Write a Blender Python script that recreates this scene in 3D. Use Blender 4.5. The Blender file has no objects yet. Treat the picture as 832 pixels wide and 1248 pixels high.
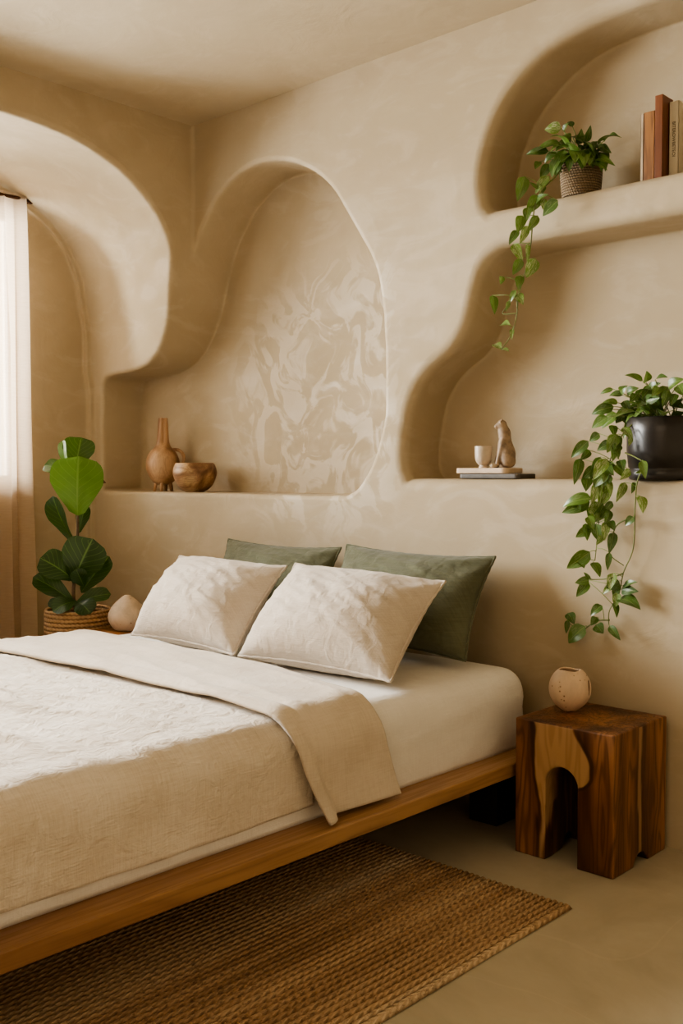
import bpy, bmesh, math, random
import numpy as np
from mathutils import Vector, Matrix, noise
random.seed(7)
SC = bpy.context.scene
COL = SC.collection

# ------------------------------------------------------------------ camera
F_PX, YAW, HOR = 1245.0, math.radians(43.0), 577.0
CAM = np.array([3.993, -3.215, 1.25])
PIT = math.atan((624 - HOR) / F_PX)
FW = np.array([-math.sin(YAW)*math.cos(PIT), math.cos(YAW)*math.cos(PIT), -math.sin(PIT)])
RT = np.array([math.cos(YAW), math.sin(YAW), 0.0])
UP = np.cross(RT, FW)
def ray(x, y): return (FW*F_PX + RT*(x-416) - UP*(y-624))/F_PX
def on(axis, x, y, val):                    # photo measurement -> point on a world plane
    d = ray(x, y); return CAM + d*((val-CAM[axis])/d[axis])
def onx(x, y, v): return on(0, x, y, v)
def ony(x, y, v): return on(1, x, y, v)
def onz(x, y, v): return on(2, x, y, v)
def ondepth(x, y, d): return CAM + ray(x, y)*d
def depth_of(p): return float((np.array(p)-CAM) @ FW)

cd = bpy.data.cameras.new('camera'); cam = bpy.data.objects.new('camera', cd); COL.objects.link(cam)
cd.sensor_width = 36; cd.sensor_fit = 'AUTO'; cd.lens = 36*F_PX/1248
cd.clip_start = .02
m = Matrix.Identity(4)
for i in range(3):
    m[i][0], m[i][1], m[i][2], m[i][3] = RT[i], UP[i], -FW[i], CAM[i]
cam.matrix_world = m
SC.camera = cam

# ------------------------------------------------------------------ object helpers
def mesh_obj(name, verts, faces, mat, parent=None, smooth=True):
    me = bpy.data.meshes.new(name)
    me.from_pydata([tuple(map(float, v)) for v in verts], [], [tuple(map(int, f)) for f in faces])
    if smooth: me.polygons.foreach_set('use_smooth', [True]*len(me.polygons))
    if mat: me.materials.append(mat)
    o = bpy.data.objects.new(name, me); COL.objects.link(o)
    if parent: put(o, parent)
    return o
def put(o, parent):
    o.parent = parent
    o.matrix_parent_inverse = Matrix.Identity(4)
    return o
def bm_obj(name, bm, mat, parent=None, smooth=True, loc=None):
    me = bpy.data.meshes.new(name); bm.to_mesh(me); bm.free()
    if smooth: me.polygons.foreach_set('use_smooth', [True]*len(me.polygons))
    if mat: me.materials.append(mat)
    o = bpy.data.objects.new(name, me); COL.objects.link(o)
    if loc is not None: o.location = loc
    if parent: put(o, parent)
    return o
def tag(o, label, cat, group=None, kind=None):
    o['label'] = label; o['category'] = cat
    if group: o['group'] = group
    if kind: o['kind'] = kind
    return o
def thing(name, label, cat, loc=(0, 0, 0), rz=0, group=None):
    o = bpy.data.objects.new(name, None); COL.objects.link(o)
    o.empty_display_size = .05
    o.location = loc; o.rotation_euler = (0, 0, rz)
    return tag(o, label, cat, group)
def struct(o):
    o['kind'] = 'structure'; return o
def copy_thing(src, loc, label=None, rz=None):
    c = src.copy(); COL.objects.link(c); c.location = loc
    if rz is not None: c.rotation_euler[2] = rz
    if label: c['label'] = label
    for ch in src.children:
        d = ch.copy(); COL.objects.link(d); d.parent = c
        for g in ch.children:
            e = g.copy(); COL.objects.link(e); e.parent = d
    return c
def box_bm(lo, hi, bevel=.004, seg=2, bm=None):
    bm = bm or bmesh.new()
    r = bmesh.ops.create_cube(bm, size=1)
    lo, hi = Vector(lo), Vector(hi)
    for v in r['verts']:
        v.co = Vector(((v.co.x+.5)*(hi.x-lo.x)+lo.x, (v.co.y+.5)*(hi.y-lo.y)+lo.y, (v.co.z+.5)*(hi.z-lo.z)+lo.z))
    if bevel:
        es = list({e for v in r['verts'] for e in v.link_edges})
        bmesh.ops.bevel(bm, geom=es, offset=bevel, segments=seg, affect='EDGES', profile=.5)
    return bm
def autosmooth(o, ang=40):
    md = o.modifiers.new('wn', 'WEIGHTED_NORMAL'); md.keep_sharp = True
    return o
def lathe(profile, n=48, close=True, rfun=None):
    """profile: list of (r, z); returns verts, faces"""
    V, Fc, ring = [], [], []
    for (r, z) in profile:
        if r < 1e-5:
            ring.append([len(V)]); V.append((0, 0, z)); continue
        ids = []
        for k in range(n):
            a = 2*math.pi*k/n
            rr = r*(rfun(a, z) if rfun else 1)
            ids.append(len(V)); V.append((rr*math.cos(a), rr*math.sin(a), z))
        ring.append(ids)
    for a, b in zip(ring, ring[1:]):
        for k in range(n):
            k2 = (k+1) % n
            if len(a) == 1 and len(b) == 1: continue
            if len(a) == 1: Fc.append((a[0], b[k2], b[k]))
            elif len(b) == 1: Fc.append((a[k], a[k2], b[0]))
            else: Fc.append((a[k], a[k2], b[k2], b[k]))
    return V, Fc
def catmull(pts, per=8, closed=False):
    P = [np.array(p, float) for p in pts]; n = len(P); out = []
    for i in range(n if closed else n-1):
        g = (lambda k: P[k % n]) if closed else (lambda k: P[min(max(k, 0), n-1)])
        a, b, c, d = g(i-1), g(i), g(i+1), g(i+2)
        for s in range(per):
            t = s/per
            out.append(.5*((2*b)+(-a+c)*t+(2*a-5*b+4*c-d)*t*t+(-a+3*b-3*c+d)*t**3))
    if not closed: out.append(P[-1])
    return out
def tube(pts, r0, r1=None, n=8, cap=True):
    r1 = r0 if r1 is None else r1
    P = [Vector(p) for p in pts]; V, Fc = [], []
    N = len(P); side = None
    for i, p in enumerate(P):
        t = (P[min(i+1, N-1)]-P[max(i-1, 0)]).normalized()
        if side is None:
            side = t.orthogonal().normalized()
        side = (side - t*side.dot(t)).normalized()
        up = t.cross(side)
        r = r0+(r1-r0)*i/max(N-1, 1)
        for k in range(n):
            a = 2*math.pi*k/n
            V.append(p+(side*math.cos(a)+up*math.sin(a))*r)
    for i in range(N-1):
        for k in range(n):
            k2 = (k+1) % n
            Fc.append((i*n+k, i*n+k2, (i+1)*n+k2, (i+1)*n+k))
    if cap:
        Fc.append(tuple(range(n-1, -1, -1))); Fc.append(tuple((N-1)*n+k for k in range(n)))
    return V, Fc
class Acc:
    def __init__(s): s.V, s.F, s.uv, s.tint = [], [], [], []
    def add(s, VF, uv=None, tint=.5):
        b = len(s.V); V, Fc = VF
        s.V += list(V); s.F += [tuple(b+i for i in f) for f in Fc]
        s.uv += list(uv) if uv else [(.5, .5)]*len(V); s.tint += [tint]*len(V)
    def build(s, name, mat, parent=None, origin=None):
        V = s.V if origin is None else [Vector(v)-Vector(origin) for v in s.V]
        o = mesh_obj(name, V, s.F, mat, parent)
        me = o.data
        uvl = me.uv_layers.new(name='UVMap')
        vi = np.zeros(len(me.loops), int); me.loops.foreach_get('vertex_index', vi)
        uvs = np.array(s.uv, float)[vi]; uvl.data.foreach_set('uv', uvs.ravel())
        at = me.attributes.new('tint', 'FLOAT', 'POINT'); at.data.foreach_set('value', np.array(s.tint, float))
        return o
def fbm(p, oct=3):
    a, s, f = 0, 1, 1
    for _ in range(oct):
        a += s*noise.noise(Vector(p)*f); s *= .5; f *= 2.03
    return a

# ------------------------------------------------------------------ materials
class NM:
    def __init__(s, name):
        s.m = bpy.data.materials.new(name); s.m.use_nodes = True
        s.t = s.m.node_tree; s.n = s.t.nodes; s.l = s.t.links
        s.b = s.n['Principled BSDF']; s.out = s.n['Material Output']
    def new(s, typ, **kw):
        nd = s.n.new(typ)
        for k, v in kw.items():
            if k.startswith('_'): setattr(nd, k[1:], v)
            else: s.set(nd.inputs[k.replace('_', ' ')], v)
        return nd
    def set(s, sock, v):
        if hasattr(v, 'is_output') or isinstance(v, bpy.types.NodeSocket): s.l.new(v, sock)
        elif isinstance(v, (tuple, list)) and len(v) == 3 and sock.type == 'RGBA': sock.default_value = (*v, 1)
        else: sock.default_value = v
    def coord(s, which='Object'): return s.new('ShaderNodeTexCoord').outputs[which]
    def mapping(s, v, scale=(1, 1, 1), rot=(0, 0, 0), loc=(0, 0, 0)):
        nd = s.new('ShaderNodeMapping', Vector=v); nd.inputs['Scale'].default_value = scale
        nd.inputs['Rotation'].default_value = rot; nd.inputs['Location'].default_value = loc
        return nd.outputs[0]
    def noise(s, v, scale, detail=3, rough=.5, dist=0, out='Fac'):
        return s.new('ShaderNodeTexNoise', Vector=v, Scale=scale, Detail=detail, Roughness=rough, Distortion=dist).outputs[out]
    def ramp(s, fac, stops, interp='LINEAR'):
        nd = s.new('ShaderNodeValToRGB', Fac=fac); r = nd.color_ramp; r.interpolation = interp
        while len(r.elements) < len(stops): r.elements.new(.5)
        for e, (p, c) in zip(r.elements, stops):
            e.position = p; e.color = (*c, 1) if len(c) == 3 else c
        return nd.outputs[0]
    def step(s, fac, lo, hi, a=0., b=1.):
        nd = s.new('ShaderNodeMapRange'); nd.interpolation_type = 'SMOOTHSTEP'
        s.set(nd.inputs[0], fac)
        for i, v in enumerate((lo, hi, a, b)): nd.inputs[i+1].default_value = v
        return nd.outputs[0]
    def mix(s, fac, a, b, blend='MIX'):
        nd = s.n.new('ShaderNodeMix'); nd.data_type = 'RGBA'; nd.blend_type = blend
        s.set(nd.inputs[0], fac); s.set(nd.inputs[6], a); s.set(nd.inputs[7], b)
        return nd.outputs[2]
    def math(s, op, a, b=0., c=None):
        nd = s.n.new('ShaderNodeMath'); nd.operation = op
        s.set(nd.inputs[0], a); s.set(nd.inputs[1], b)
        if c is not None: s.set(nd.inputs[2], c)
        return nd.outputs[0]
    def xyz(s, v):
        nd = s.new('ShaderNodeSeparateXYZ', Vector=v); return nd.outputs
    def comb(s, x, y, z):
        nd = s.n.new('ShaderNodeCombineXYZ')
        for i, v in enumerate((x, y, z)): s.set(nd.inputs[i], v)
        return nd.outputs[0]
    def bump(s, h, strength=.3, dist=.01, normal=None):
        nd = s.new('ShaderNodeBump', Height=h, Strength=strength, Distance=dist)
        if normal: s.l.new(normal, nd.inputs['Normal'])
        return nd.outputs[0]
    def fin(s, color=None, rough=None, normal=None, **kw):
        if color is not None: s.set(s.b.inputs['Base Color'], color)
        if rough is not None: s.set(s.b.inputs['Roughness'], rough)
        if normal is not None: s.set(s.b.inputs['Normal'], normal)
        for k, v in kw.items(): s.set(s.b.inputs[k.replace('_', ' ')], v)
        return s.m

def plaster(name, base, dark, light, marble=True):
    M = NM(name); c = M.coord()
    n1 = M.noise(c, 1.3, 4, .55, .6)
    n2 = M.noise(M.mapping(c, (1, 1, 2.2), (0, .5, .3)), 3.2, 5, .6, 1.6)
    col = M.mix(M.step(n1, .35, .68), dark, base)
    col = M.mix(M.math('MULTIPLY', M.step(n2, .5, .66), .22), col, light)
    rough = M.step(n2, .35, .7, .82, .6)
    if marble:                               # burnished trowel marks, strongest round the middle of the niche panel
        x, y, z = M.xyz(c)
        w = M.noise(c, 2.0, 2, .5, 0, 'Color')
        wc = M.new('ShaderNodeVectorMath', _operation='MULTIPLY_ADD')
        M.set(wc.inputs[0], w); wc.inputs[1].default_value = (.5, .5, .5); M.set(wc.inputs[2], c)
        v = M.new('ShaderNodeTexNoise', Vector=M.mapping(wc.outputs[0], (1.25, 1, 1.05), (0, .7, 0)), Scale=5.6, Detail=3.2, Roughness=.5, Distortion=1.5)
        patch = M.step(v.outputs['Fac'], .46, .58)
        dx = M.math('DIVIDE', M.math('SUBTRACT', x, .82), .95)
        dz = M.math('DIVIDE', M.math('SUBTRACT', z, 1.62), .72)
        r2 = M.math('ADD', M.math('POWER', M.math('ABSOLUTE', dx), 2.), M.math('POWER', M.math('ABSOLUTE', dz), 2.))
        mask = M.math('MULTIPLY', M.step(r2, 1.05, .3), M.step(x, 1.38, 1.2, .0, 1.))
        pm = M.math('MULTIPLY', patch, mask)
        col = M.mix(M.math('MULTIPLY', pm, .45), col, (.66, .60, .49))
        rough = M.math('SUBTRACT', rough, M.math('MULTIPLY', pm, .12))
    h = M.math('ADD', M.math('MULTIPLY', M.noise(c, 5, 4, .55, 1.2), .8), M.math('MULTIPLY', M.noise(c, 60, 3, .6), .06))
    M.fin(col, rough, M.bump(h, .22, .02))
    M.b.inputs['Specular IOR Level'].default_value = .35
    return M.m

def wood(name, dark, mid, light, axis='Z', scale=1., rough=.45, contrast=1., sap=None, knots=False):
    """long grain along AXIS; rings from a stretched noise field"""
    M = NM(name); c = M.coord()
    st = {'X': (.12, 1, 1), 'Y': (1, .12, 1), 'Z': (1, 1, .14)}[axis]
    p = M.mapping(c, tuple(a*scale for a in st))
    f = M.noise(p, 5.5, 2, .45, .25)
    ring = M.math('FRACT', M.math('MULTIPLY', f, 9.))
    tri = M.math('ABSOLUTE', M.math('SUBTRACT', M.math('MULTIPLY', ring, 2.), 1.))
    broad = M.noise(p, 3.4, 2, .5, .4)
    col = M.ramp(broad, [(.36, dark), (.5, mid), (.64, light)])
    col = M.mix(M.math('MULTIPLY', M.step(tri, .35, .95), .55*contrast), col, dark)
    fib = M.noise(M.mapping(c, tuple((a if a == 1 else .03)*scale for a in st)), 90, 2, .6)
    col = M.mix(M.math('MULTIPLY', M.step(fib, .45, .7), .25), col, tuple(k*.6 for k in dark))
    if sap: col = sap(M, c, col, tri)
    M.fin(col, M.step(fib, .3, .7, rough-.06, rough+.1), M.bump(fib, .08, .003))
    return M.m

def fabric(name, col, col2, weave=420., rough=.9, wr=.35, sheen=.25):
    M = NM(name); c = M.coord()
    n = M.noise(c, 3.5, 4, .55)
    slub = M.noise(M.mapping(c, (5, 5, 90)), 3., 2, .6)
    slub2 = M.noise(M.mapping(c, (5, 90, 5)), 3., 2, .6)
    k = M.math('MULTIPLY', M.math('ADD', slub, slub2), .5)
    cc = M.mix(M.step(M.math('ADD', M.math('MULTIPLY', n, .5), M.math('MULTIPLY', k, .5)), .38, .62), col2, col)
    x, y, z = M.xyz(c)
    s1 = M.math('SINE', M.math('MULTIPLY', x, weave*2))
    s2 = M.math('SINE', M.math('MULTIPLY', M.math('ADD', z, M.math('MULTIPLY', y, .0)), weave*2))
    h = M.math('ADD', M.math('MULTIPLY', M.math('ADD', s1, s2), .03), M.math('ADD', M.math('MULTIPLY', k, .5), M.math('MULTIPLY', M.noise(M.mapping(c, (1.2, 1, 1)), 15, 4, .6, .9), 2.6)))
    M.fin(cc, rough, M.bump(h, wr, .006))
    M.b.inputs['Sheen Weight'].default_value = sheen
    M.b.inputs['Specular IOR Level'].default_value = .2
    return M.m

def simple(name, col, rough=.6, var=.15, scale=8, metallic=0, bump=.1, spots=None):
    M = NM(name); c = M.coord()
    n = M.noise(c, scale, 4, .6, .3)
    cc = M.mix(M.step(n, .3, .7), tuple(k*(1-var) for k in col), tuple(min(1, k*(1+var)) for k in col))
    if spots:
        v = M.new('ShaderNodeTexVoronoi', Vector=c, Scale=spots[1]).outputs['Distance']
        cc = M.mix(M.math('MULTIPLY', M.step(v, .22, .08), M.step(M.noise(c, spots[1]*.35, 2), .5, .6)), cc, spots[0])
    M.fin(cc, rough, M.bump(M.noise(c, scale*5, 4, .6), bump, .004), Metallic=metallic)
    return M.m

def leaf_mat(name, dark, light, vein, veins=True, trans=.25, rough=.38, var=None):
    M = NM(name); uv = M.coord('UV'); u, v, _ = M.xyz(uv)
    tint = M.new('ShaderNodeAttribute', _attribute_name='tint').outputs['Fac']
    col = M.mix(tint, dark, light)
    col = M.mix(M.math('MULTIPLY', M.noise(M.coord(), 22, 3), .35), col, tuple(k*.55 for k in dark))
    au = M.math('ABSOLUTE', M.math('SUBTRACT', u, .5))
    mid = M.step(au, .03, .008)
    h = mid
    if veins:
        sv = M.math('SINE', M.math('MULTIPLY', M.math('SUBTRACT', v, M.math('MULTIPLY', au, .75)), 46.))
        side = M.math('MULTIPLY', M.step(sv, .9, .99), .55)
        h = M.math('MAXIMUM', mid, side)
    col = M.mix(M.math('MULTIPLY', h, .65), col, vein)
    if var:
        nz = M.noise(M.mapping(uv, (5, 1.4, 1)), 2.6, 3, .6, 1.)
        col = M.mix(M.math('MULTIPLY', M.step(nz, .5, .62), M.step(tint, .55, .9, .15, .9)), col, var)
    M.fin(col, rough, M.bump(h, .25, .002))
    tr = M.new('ShaderNodeBsdfTranslucent', Color=M.mix(.5, col, light))
    mx = M.new('ShaderNodeMixShader', Fac=trans)
    M.l.new(M.b.outputs[0], mx.inputs[1]); M.l.new(tr.outputs[0], mx.inputs[2])
    M.l.new(mx.outputs[0], M.out.inputs['Surface'])
    return M.m

WALLC = (.465, .385, .268)
MAT = {}
MAT['plaster'] = plaster('plaster', WALLC, (.415, .337, .225), (.54, .46, .345))
MAT['ceiling'] = plaster('ceiling_plaster', (.52, .438, .31), (.47, .388, .266), (.59, .507, .375), marble=False)

def floor_mat():
    M = NM('polished_concrete'); c = M.coord()
    n = M.noise(c, 1.6, 5, .6, 1.0)
    n2 = M.noise(M.mapping(c, (1, 2, 1), (0, 0, .6)), 4, 5, .65, 1.5)
    col = M.ramp(n, [(.3, (.37, .325, .23)), (.5, (.44, .392, .285)), (.72, (.50, .45, .335))])
    col = M.mix(M.math('MULTIPLY', M.step(n2, .45, .7), .3), col, (.46, .39, .28))
    vn = M.noise(c, 1.3, 1.5, .45, .9)
    line = M.step(M.math('ABSOLUTE', M.math('SUBTRACT', vn, .5)), .007, .001)
    col = M.mix(M.math('MULTIPLY', line, .16), col, (.6, .53, .4))
    M.fin(col, M.step(n2, .3, .7, .42, .62), M.bump(n2, .06, .01))
    return M.m
MAT['floor'] = floor_mat()
MAT['bedwood'] = wood('oiled_teak', (.18, .082, .032), (.30, .155, .07), (.39, .225, .11), 'Y', 1.3, .42, .6)
def sapfun(M, c, col, tri):
    # pale sapwood tongue running down the middle of the front, dark figured heart on both sides
    x, y, z = M.xyz(c)
    w = M.noise(M.mapping(c, (1, 1, .35)), 7, 3, .5, .5)
    bend = M.math('MULTIPLY', M.math('SUBTRACT', w, .5), .09)
    xx = M.math('ADD', x, bend)
    frontal = M.math('MULTIPLY', M.step(y, .10, .06), M.step(z, .4455, .4425))
    xr = M.math('ADD', M.math('ADD', M.step(z, .448, .33, .038, .09), M.step(z, .30, .17, 0., -.16)), 0.)
    xl = M.step(z, .02, .40, -.078, -.105)
    dr = M.math('SUBTRACT', xx, xr); dl_ = M.math('SUBTRACT', xl, xx)
    d = M.math('MAXIMUM', dr, dl_)
    k = M.math('MULTIPLY', M.step(d, .005, -.005), frontal)
    ds = M.math('ABSOLUTE', M.math('SUBTRACT', M.math('ADD', y, bend), .165))
    k2 = M.math('MULTIPLY', M.step(ds, .014, .006), M.step(z, .4455, .4425))
    k = M.math('MAXIMUM', k, M.math('MULTIPLY', k2, .6))
    sapc = M.mix(M.math('MULTIPLY', M.step(tri, .3, .9), .45), (.43, .265, .14), (.28, .15, .068))
    col = M.mix(k, col, sapc)
    edge = M.math('MULTIPLY', M.step(M.math('ABSOLUTE', M.math('SUBTRACT', d, .010)), .011, .002), frontal)
    return M.mix(M.math('MULTIPLY', edge, .75), col, (.03, .012, .005))
MAT['walnut'] = wood('figured_walnut', (.06, .021, .009), (.19, .078, .03), (.36, .165, .068), 'Z', 2.1, .36, 1.15, sap=sapfun)
MAT['walnut_plain'] = wood('walnut_top', (.07, .028, .012), (.16, .062, .023), (.24, .10, .035), 'X', 2., .34, .8)
MAT['leftwood'] = wood('orange_wood', (.2, .08, .02), (.36, .16, .045), (.45, .22, .07), 'X', 1.5, .45, .6)
MAT['legdark'] = simple('dark_leg', (.02, .013, .009), .6)
MAT['sheet'] = fabric('white_sheet', (.80, .775, .73), (.74, .71, .665), 600, .9, .22, .1)
MAT['linen'] = fabric('oat_linen', (.70, .63, .54), (.585, .505, .405), 420, .92, .7, .2)
MAT['throw'] = fabric('beige_linen', (.62, .54, .44), (.53, .45, .35), 420, .92, .36, .2)
MAT['pillow'] = fabric('natural_linen', (.585, .515, .435), (.50, .43, .35), 420, .92, .48, .2)
MAT['green'] = fabric('sage_linen', (.137, .142, .090), (.097, .101, .061), 420, .92, .38, .15)
MAT['ceramic'] = simple('speckled_clay', (.62, .47, .335), .62, .12, 9, 0, .12, ((.22, .12, .06), 55))
MAT['stone'] = simple('sandstone', (.54, .42, .30), .8, .15, 14, 0, .3, ((.28, .15, .08), 40))
MAT['gourdwood'] = wood('gourd_wood', (.24, .125, .06), (.42, .25, .13), (.52, .34, .2), 'Z', 3., .5, .5)
MAT['bowlwood'] = wood('bowl_wood', (.12, .055, .022), (.26, .14, .065), (.50, .33, .17), 'X', 4., .45, .6)
MAT['cup'] = simple('cup_glaze', (.55, .46, .36), .35, .1, 20)
MAT['carved'] = simple('carved_stone', (.31, .225, .15), .6, .35, 30, 0, .4)
MAT['board'] = simple('pale_board', (.58, .44, .31), .55, .12, 20)
MAT['slate'] = simple('dark_slate', (.075, .065, .055), .5, .2, 20)
MAT['pebble'] = simple('pebble', (.5, .42, .33), .8, .3, 60)
MAT['blackpot'] = simple('black_glaze', (.016, .013, .011), .32, .2, 10, 0, .02)
MAT['soil'] = simple('soil', (.03, .02, .012), .95, .4, 60, 0, .8)
MAT['stem'] = simple('green_stem', (.14, .17, .045), .55, .2, 30)
MAT['brownstem'] = simple('brown_stem', (.10, .06, .03), .7, .3, 30)
MAT['fig'] = leaf_mat('fig_leaf', (.010, .034, .007), (.125, .25, .022), (.16, .27, .06), trans=.22, rough=.33)
MAT['pothos'] = leaf_mat('pothos_leaf', (.034, .085, .012), (.19, .31, .055), (.26, .36, .10), veins=False, trans=.2, rough=.36, var=(.52, .53, .36))
MAT['rodmetal'] = simple('bronze_rod', (.09, .04, .02), .4, .2, 20, .7)
MAT['winframe'] = simple('window_frame', (.6, .52, .42), .5)
MAT['lightwood'] = wood('burl_block', (.13, .05, .015), (.30, .135, .04), (.40, .2, .07), 'Z', 3.4, .5, 1.2)
MAT['redwood'] = wood('red_block', (.08, .022, .006), (.19, .06, .018), (.25, .09, .028), 'Z', 2., .45, .5)
MAT['whitebook'] = simple('white_cover', (.66, .60, .47), .6, .06, 10)
MAT['palebook'] = simple('pale_cover', (.48, .38, .26), .7, .1, 10)
MAT['brownbook'] = simple('brown_cover', (.20, .12, .05), .7, .15, 10)
MAT['pages'] = simple('pages', (.62, .55, .42), .9, .08, 60)
MAT['ink'] = simple('ink', (.12, .09, .06), .7)

def basket_mat(name, c1, c2, pitch):
    M = NM(name); x, y, z = M.xyz(M.coord())
    a = M.math('ARCTAN2', y, x)
    row = M.math('DIVIDE', z, pitch)
    fr = M.math('ABSOLUTE', M.math('SUBTRACT', M.math('FRACT', row), .5))
    ph = M.math('MULTIPLY', M.math('FLOOR', row), 2.2)
    tw = M.math('SINE', M.math('ADD', M.math('ADD', M.math('MULTIPLY', a, 46.), ph), M.math('MULTIPLY', fr, 3.)))
    h = M.math('ADD', M.math('MULTIPLY', M.step(fr, .5, .1), 1.), M.math('MULTIPLY', tw, .25))
    n = M.noise(M.coord(), 40, 3)
    col = M.mix(M.step(h, .0, 1.0), c2, c1)
    col = M.mix(M.math('MULTIPLY', n, .4), col, c2)
    M.fin(col, .85, M.bump(h, .8, .006))
    return M.m
MAT['basket'] = basket_mat('woven_basket', (.46, .29, .14), (.22, .12, .05), .02)
MAT['basket2'] = basket_mat('grey_basket', (.30, .22, .135), (.14, .095, .05), .009)

def curtain_mat():
    M = NM('sheer_linen'); c = M.coord()
    x, y, z = M.xyz(c)
    wv = M.math('MULTIPLY', M.math('ADD', M.math('SINE', M.math('MULTIPLY', z, 420.)), M.math('SINE', M.math('MULTIPLY', y, 520.))), .25)
    n = M.noise(M.mapping(c, (8, 8, 70)), 2.5, 3)
    col = M.mix(M.step(n, .35, .65), (.62, .48, .35), (.70, .57, .44))
    M.fin(col, .9, M.bump(wv, .2, .002))
    tr = M.new('ShaderNodeBsdfTranslucent', Color=(.80, .66, .50))
    tp = M.new('ShaderNodeBsdfTransparent', Color=(1, .97, .92))
    m1 = M.new('ShaderNodeMixShader', Fac=.5); m2 = M.new('ShaderNodeMixShader', Fac=.24)
    M.l.new(M.b.outputs[0], m1.inputs[1]); M.l.new(tr.outputs[0], m1.inputs[2])
    M.l.new(m1.outputs[0], m2.inputs[1]); M.l.new(tp.outputs[0], m2.inputs[2])
    M.l.new(m2.outputs[0], M.out.inputs['Surface'])
    return M.m
MAT['curtain'] = curtain_mat()
def glass_mat():
    M = NM('window_glass')
    tp = M.new('ShaderNodeBsdfTransparent', Color=(.97, .98, .98)); gl = M.new('ShaderNodeBsdfGlossy', Roughness=.02)
    fr = M.new('ShaderNodeFresnel', IOR=1.45); mx = M.new('ShaderNodeMixShader', Fac=fr.outputs[0])
    M.l.new(tp.outputs[0], mx.inputs[1]); M.l.new(gl.outputs[0], mx.inputs[2]); M.l.new(mx.outputs[0], M.out.inputs['Surface'])
    return M.m
MAT['glass'] = glass_mat()

def rug_mat(pitch):
    M = NM('jute_rug'); c = M.coord(); x, y, z = M.xyz(c)
    row = M.math('DIVIDE', x, pitch); fl = M.math('FLOOR', row)
    fr = M.math('ABSOLUTE', M.math('SUBTRACT', M.math('FRACT', row), .5))
    rw = M.new('ShaderNodeTexWhiteNoise', _noise_dimensions='1D'); M.set(rw.inputs['W'], M.math('ADD', fl, .37)); rnd_row = M.math('ADD', rw.outputs[0], M.math('MULTIPLY', M.noise(c, 9, 2), .08))
    br = M.math('SINE', M.math('ADD', M.math('MULTIPLY', y, 210.), M.math('ADD', M.math('MULTIPLY', fr, 9.), M.math('MULTIPLY', rnd_row, 40.))))
    wn = M.new('ShaderNodeTexWhiteNoise', _noise_dimensions='1D'); M.set(wn.inputs['W'], fl)
    band = M.noise(M.comb(x, M.math('MULTIPLY', y, .05), 0.), 4.2, 3, .6)
    col = M.ramp(band, [(.36, (.26, .155, .082)), (.46, (.42, .275, .16)), (.55, (.52, .37, .23)), (.64, (.63, .50, .35))])
    col = M.mix(M.math('MULTIPLY', wn.outputs[0], .35), col, (.50, .37, .24))
    sp = M.noise(M.mapping(c, (1, .5, 1)), 130, 2, .7)
    col = M.mix(M.math('MULTIPLY', M.step(sp, .52, .72), .5), col, (.10, .05, .02))
    col = M.mix(M.math('MULTIPLY', M.step(br, .2, -1.), .22), col, (.16, .08, .03))
    col = M.mix(M.math('MULTIPLY', M.step(fr, .34, .5), .65), col, (.10, .05, .02))
    h = M.math('ADD', M.math('MULTIPLY', br, .4), M.math('ADD', M.math('MULTIPLY', M.step(fr, .5, .2), 1.), M.math('MULTIPLY', sp, .8)))
    M.fin(col, .95, M.bump(h, .8, .006))
    M.b.inputs['Specular IOR Level'].default_value = .1
    return M.m
PITCH = .021
MAT['rug'] = rug_mat(PITCH)

# ------------------------------------------------------------------ surface nets (signed-distance sculpting)
def surface_nets(F, xs, ys, zs):
    S = (F < 0)
    cnt = np.zeros(tuple(k-1 for k in F.shape), np.uint8)
    sl = [slice(0, -1), slice(1, None)]
    for a in sl:
        for b in sl:
            for c in sl: cnt += S[a, b, c]
    act = (cnt > 0) & (cnt < 8)
    I, J, K = np.nonzero(act)
    vid = np.full(act.shape, -1, np.int32); vid[I, J, K] = np.arange(len(I))
    off = [(a, b, c) for a in (0, 1) for b in (0, 1) for c in (0, 1)]
    val = np.stack([F[I+a, J+b, K+c] for a, b, c in off], 1)
    acc = np.zeros((len(I), 3)); n = np.zeros(len(I))
    for p in range(8):
        for q in range(p+1, 8):
            d = [off[q][k]-off[p][k] for k in range(3)]
            if sum(map(abs, d)) != 1: continue
            fa, fb = val[:, p], val[:, q]
            cr = (fa < 0) != (fb < 0)
            t = np.where(cr, fa/np.where(cr, fa-fb, 1), 0)
            for k in range(3): acc[:, k] += np.where(cr, off[p][k]+t*d[k], 0)
            n += cr
    acc /= n[:, None]
    def pos(ar, i, f): return ar[i]+(ar[i+1]-ar[i])*f
    V = np.stack([pos(xs, I, acc[:, 0]), pos(ys, J, acc[:, 1]), pos(zs, K, acc[:, 2])], 1)
    Q = []
    def quads(i, j, k, cells, s):
        q = np.stack([vid[i+a, j+b, k+c] for a, b, c in cells], 1)
        q[~s] = q[~s][:, ::-1]
        Q.append(q)
    i, j, k = np.nonzero(S[:-1, 1:-1, 1:-1] != S[1:, 1:-1, 1:-1]); j += 1; k += 1
    quads(i, j, k, [(0, -1, -1), (0, 0, -1), (0, 0, 0), (0, -1, 0)], S[i, j, k])
    i, j, k = np.nonzero(S[1:-1, :-1, 1:-1] != S[1:-1, 1:, 1:-1]); i += 1; k += 1
    quads(i, j, k, [(-1, 0, -1), (-1, 0, 0), (0, 0, 0), (0, 0, -1)], S[i, j, k])
    i, j, k = np.nonzero(S[1:-1, 1:-1, :-1] != S[1:-1, 1:-1, 1:]); i += 1; j += 1
    quads(i, j, k, [(-1, -1, 0), (0, -1, 0), (0, 0, 0), (-1, 0, 0)], S[i, j, k])
    return V, np.concatenate(Q)
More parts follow.
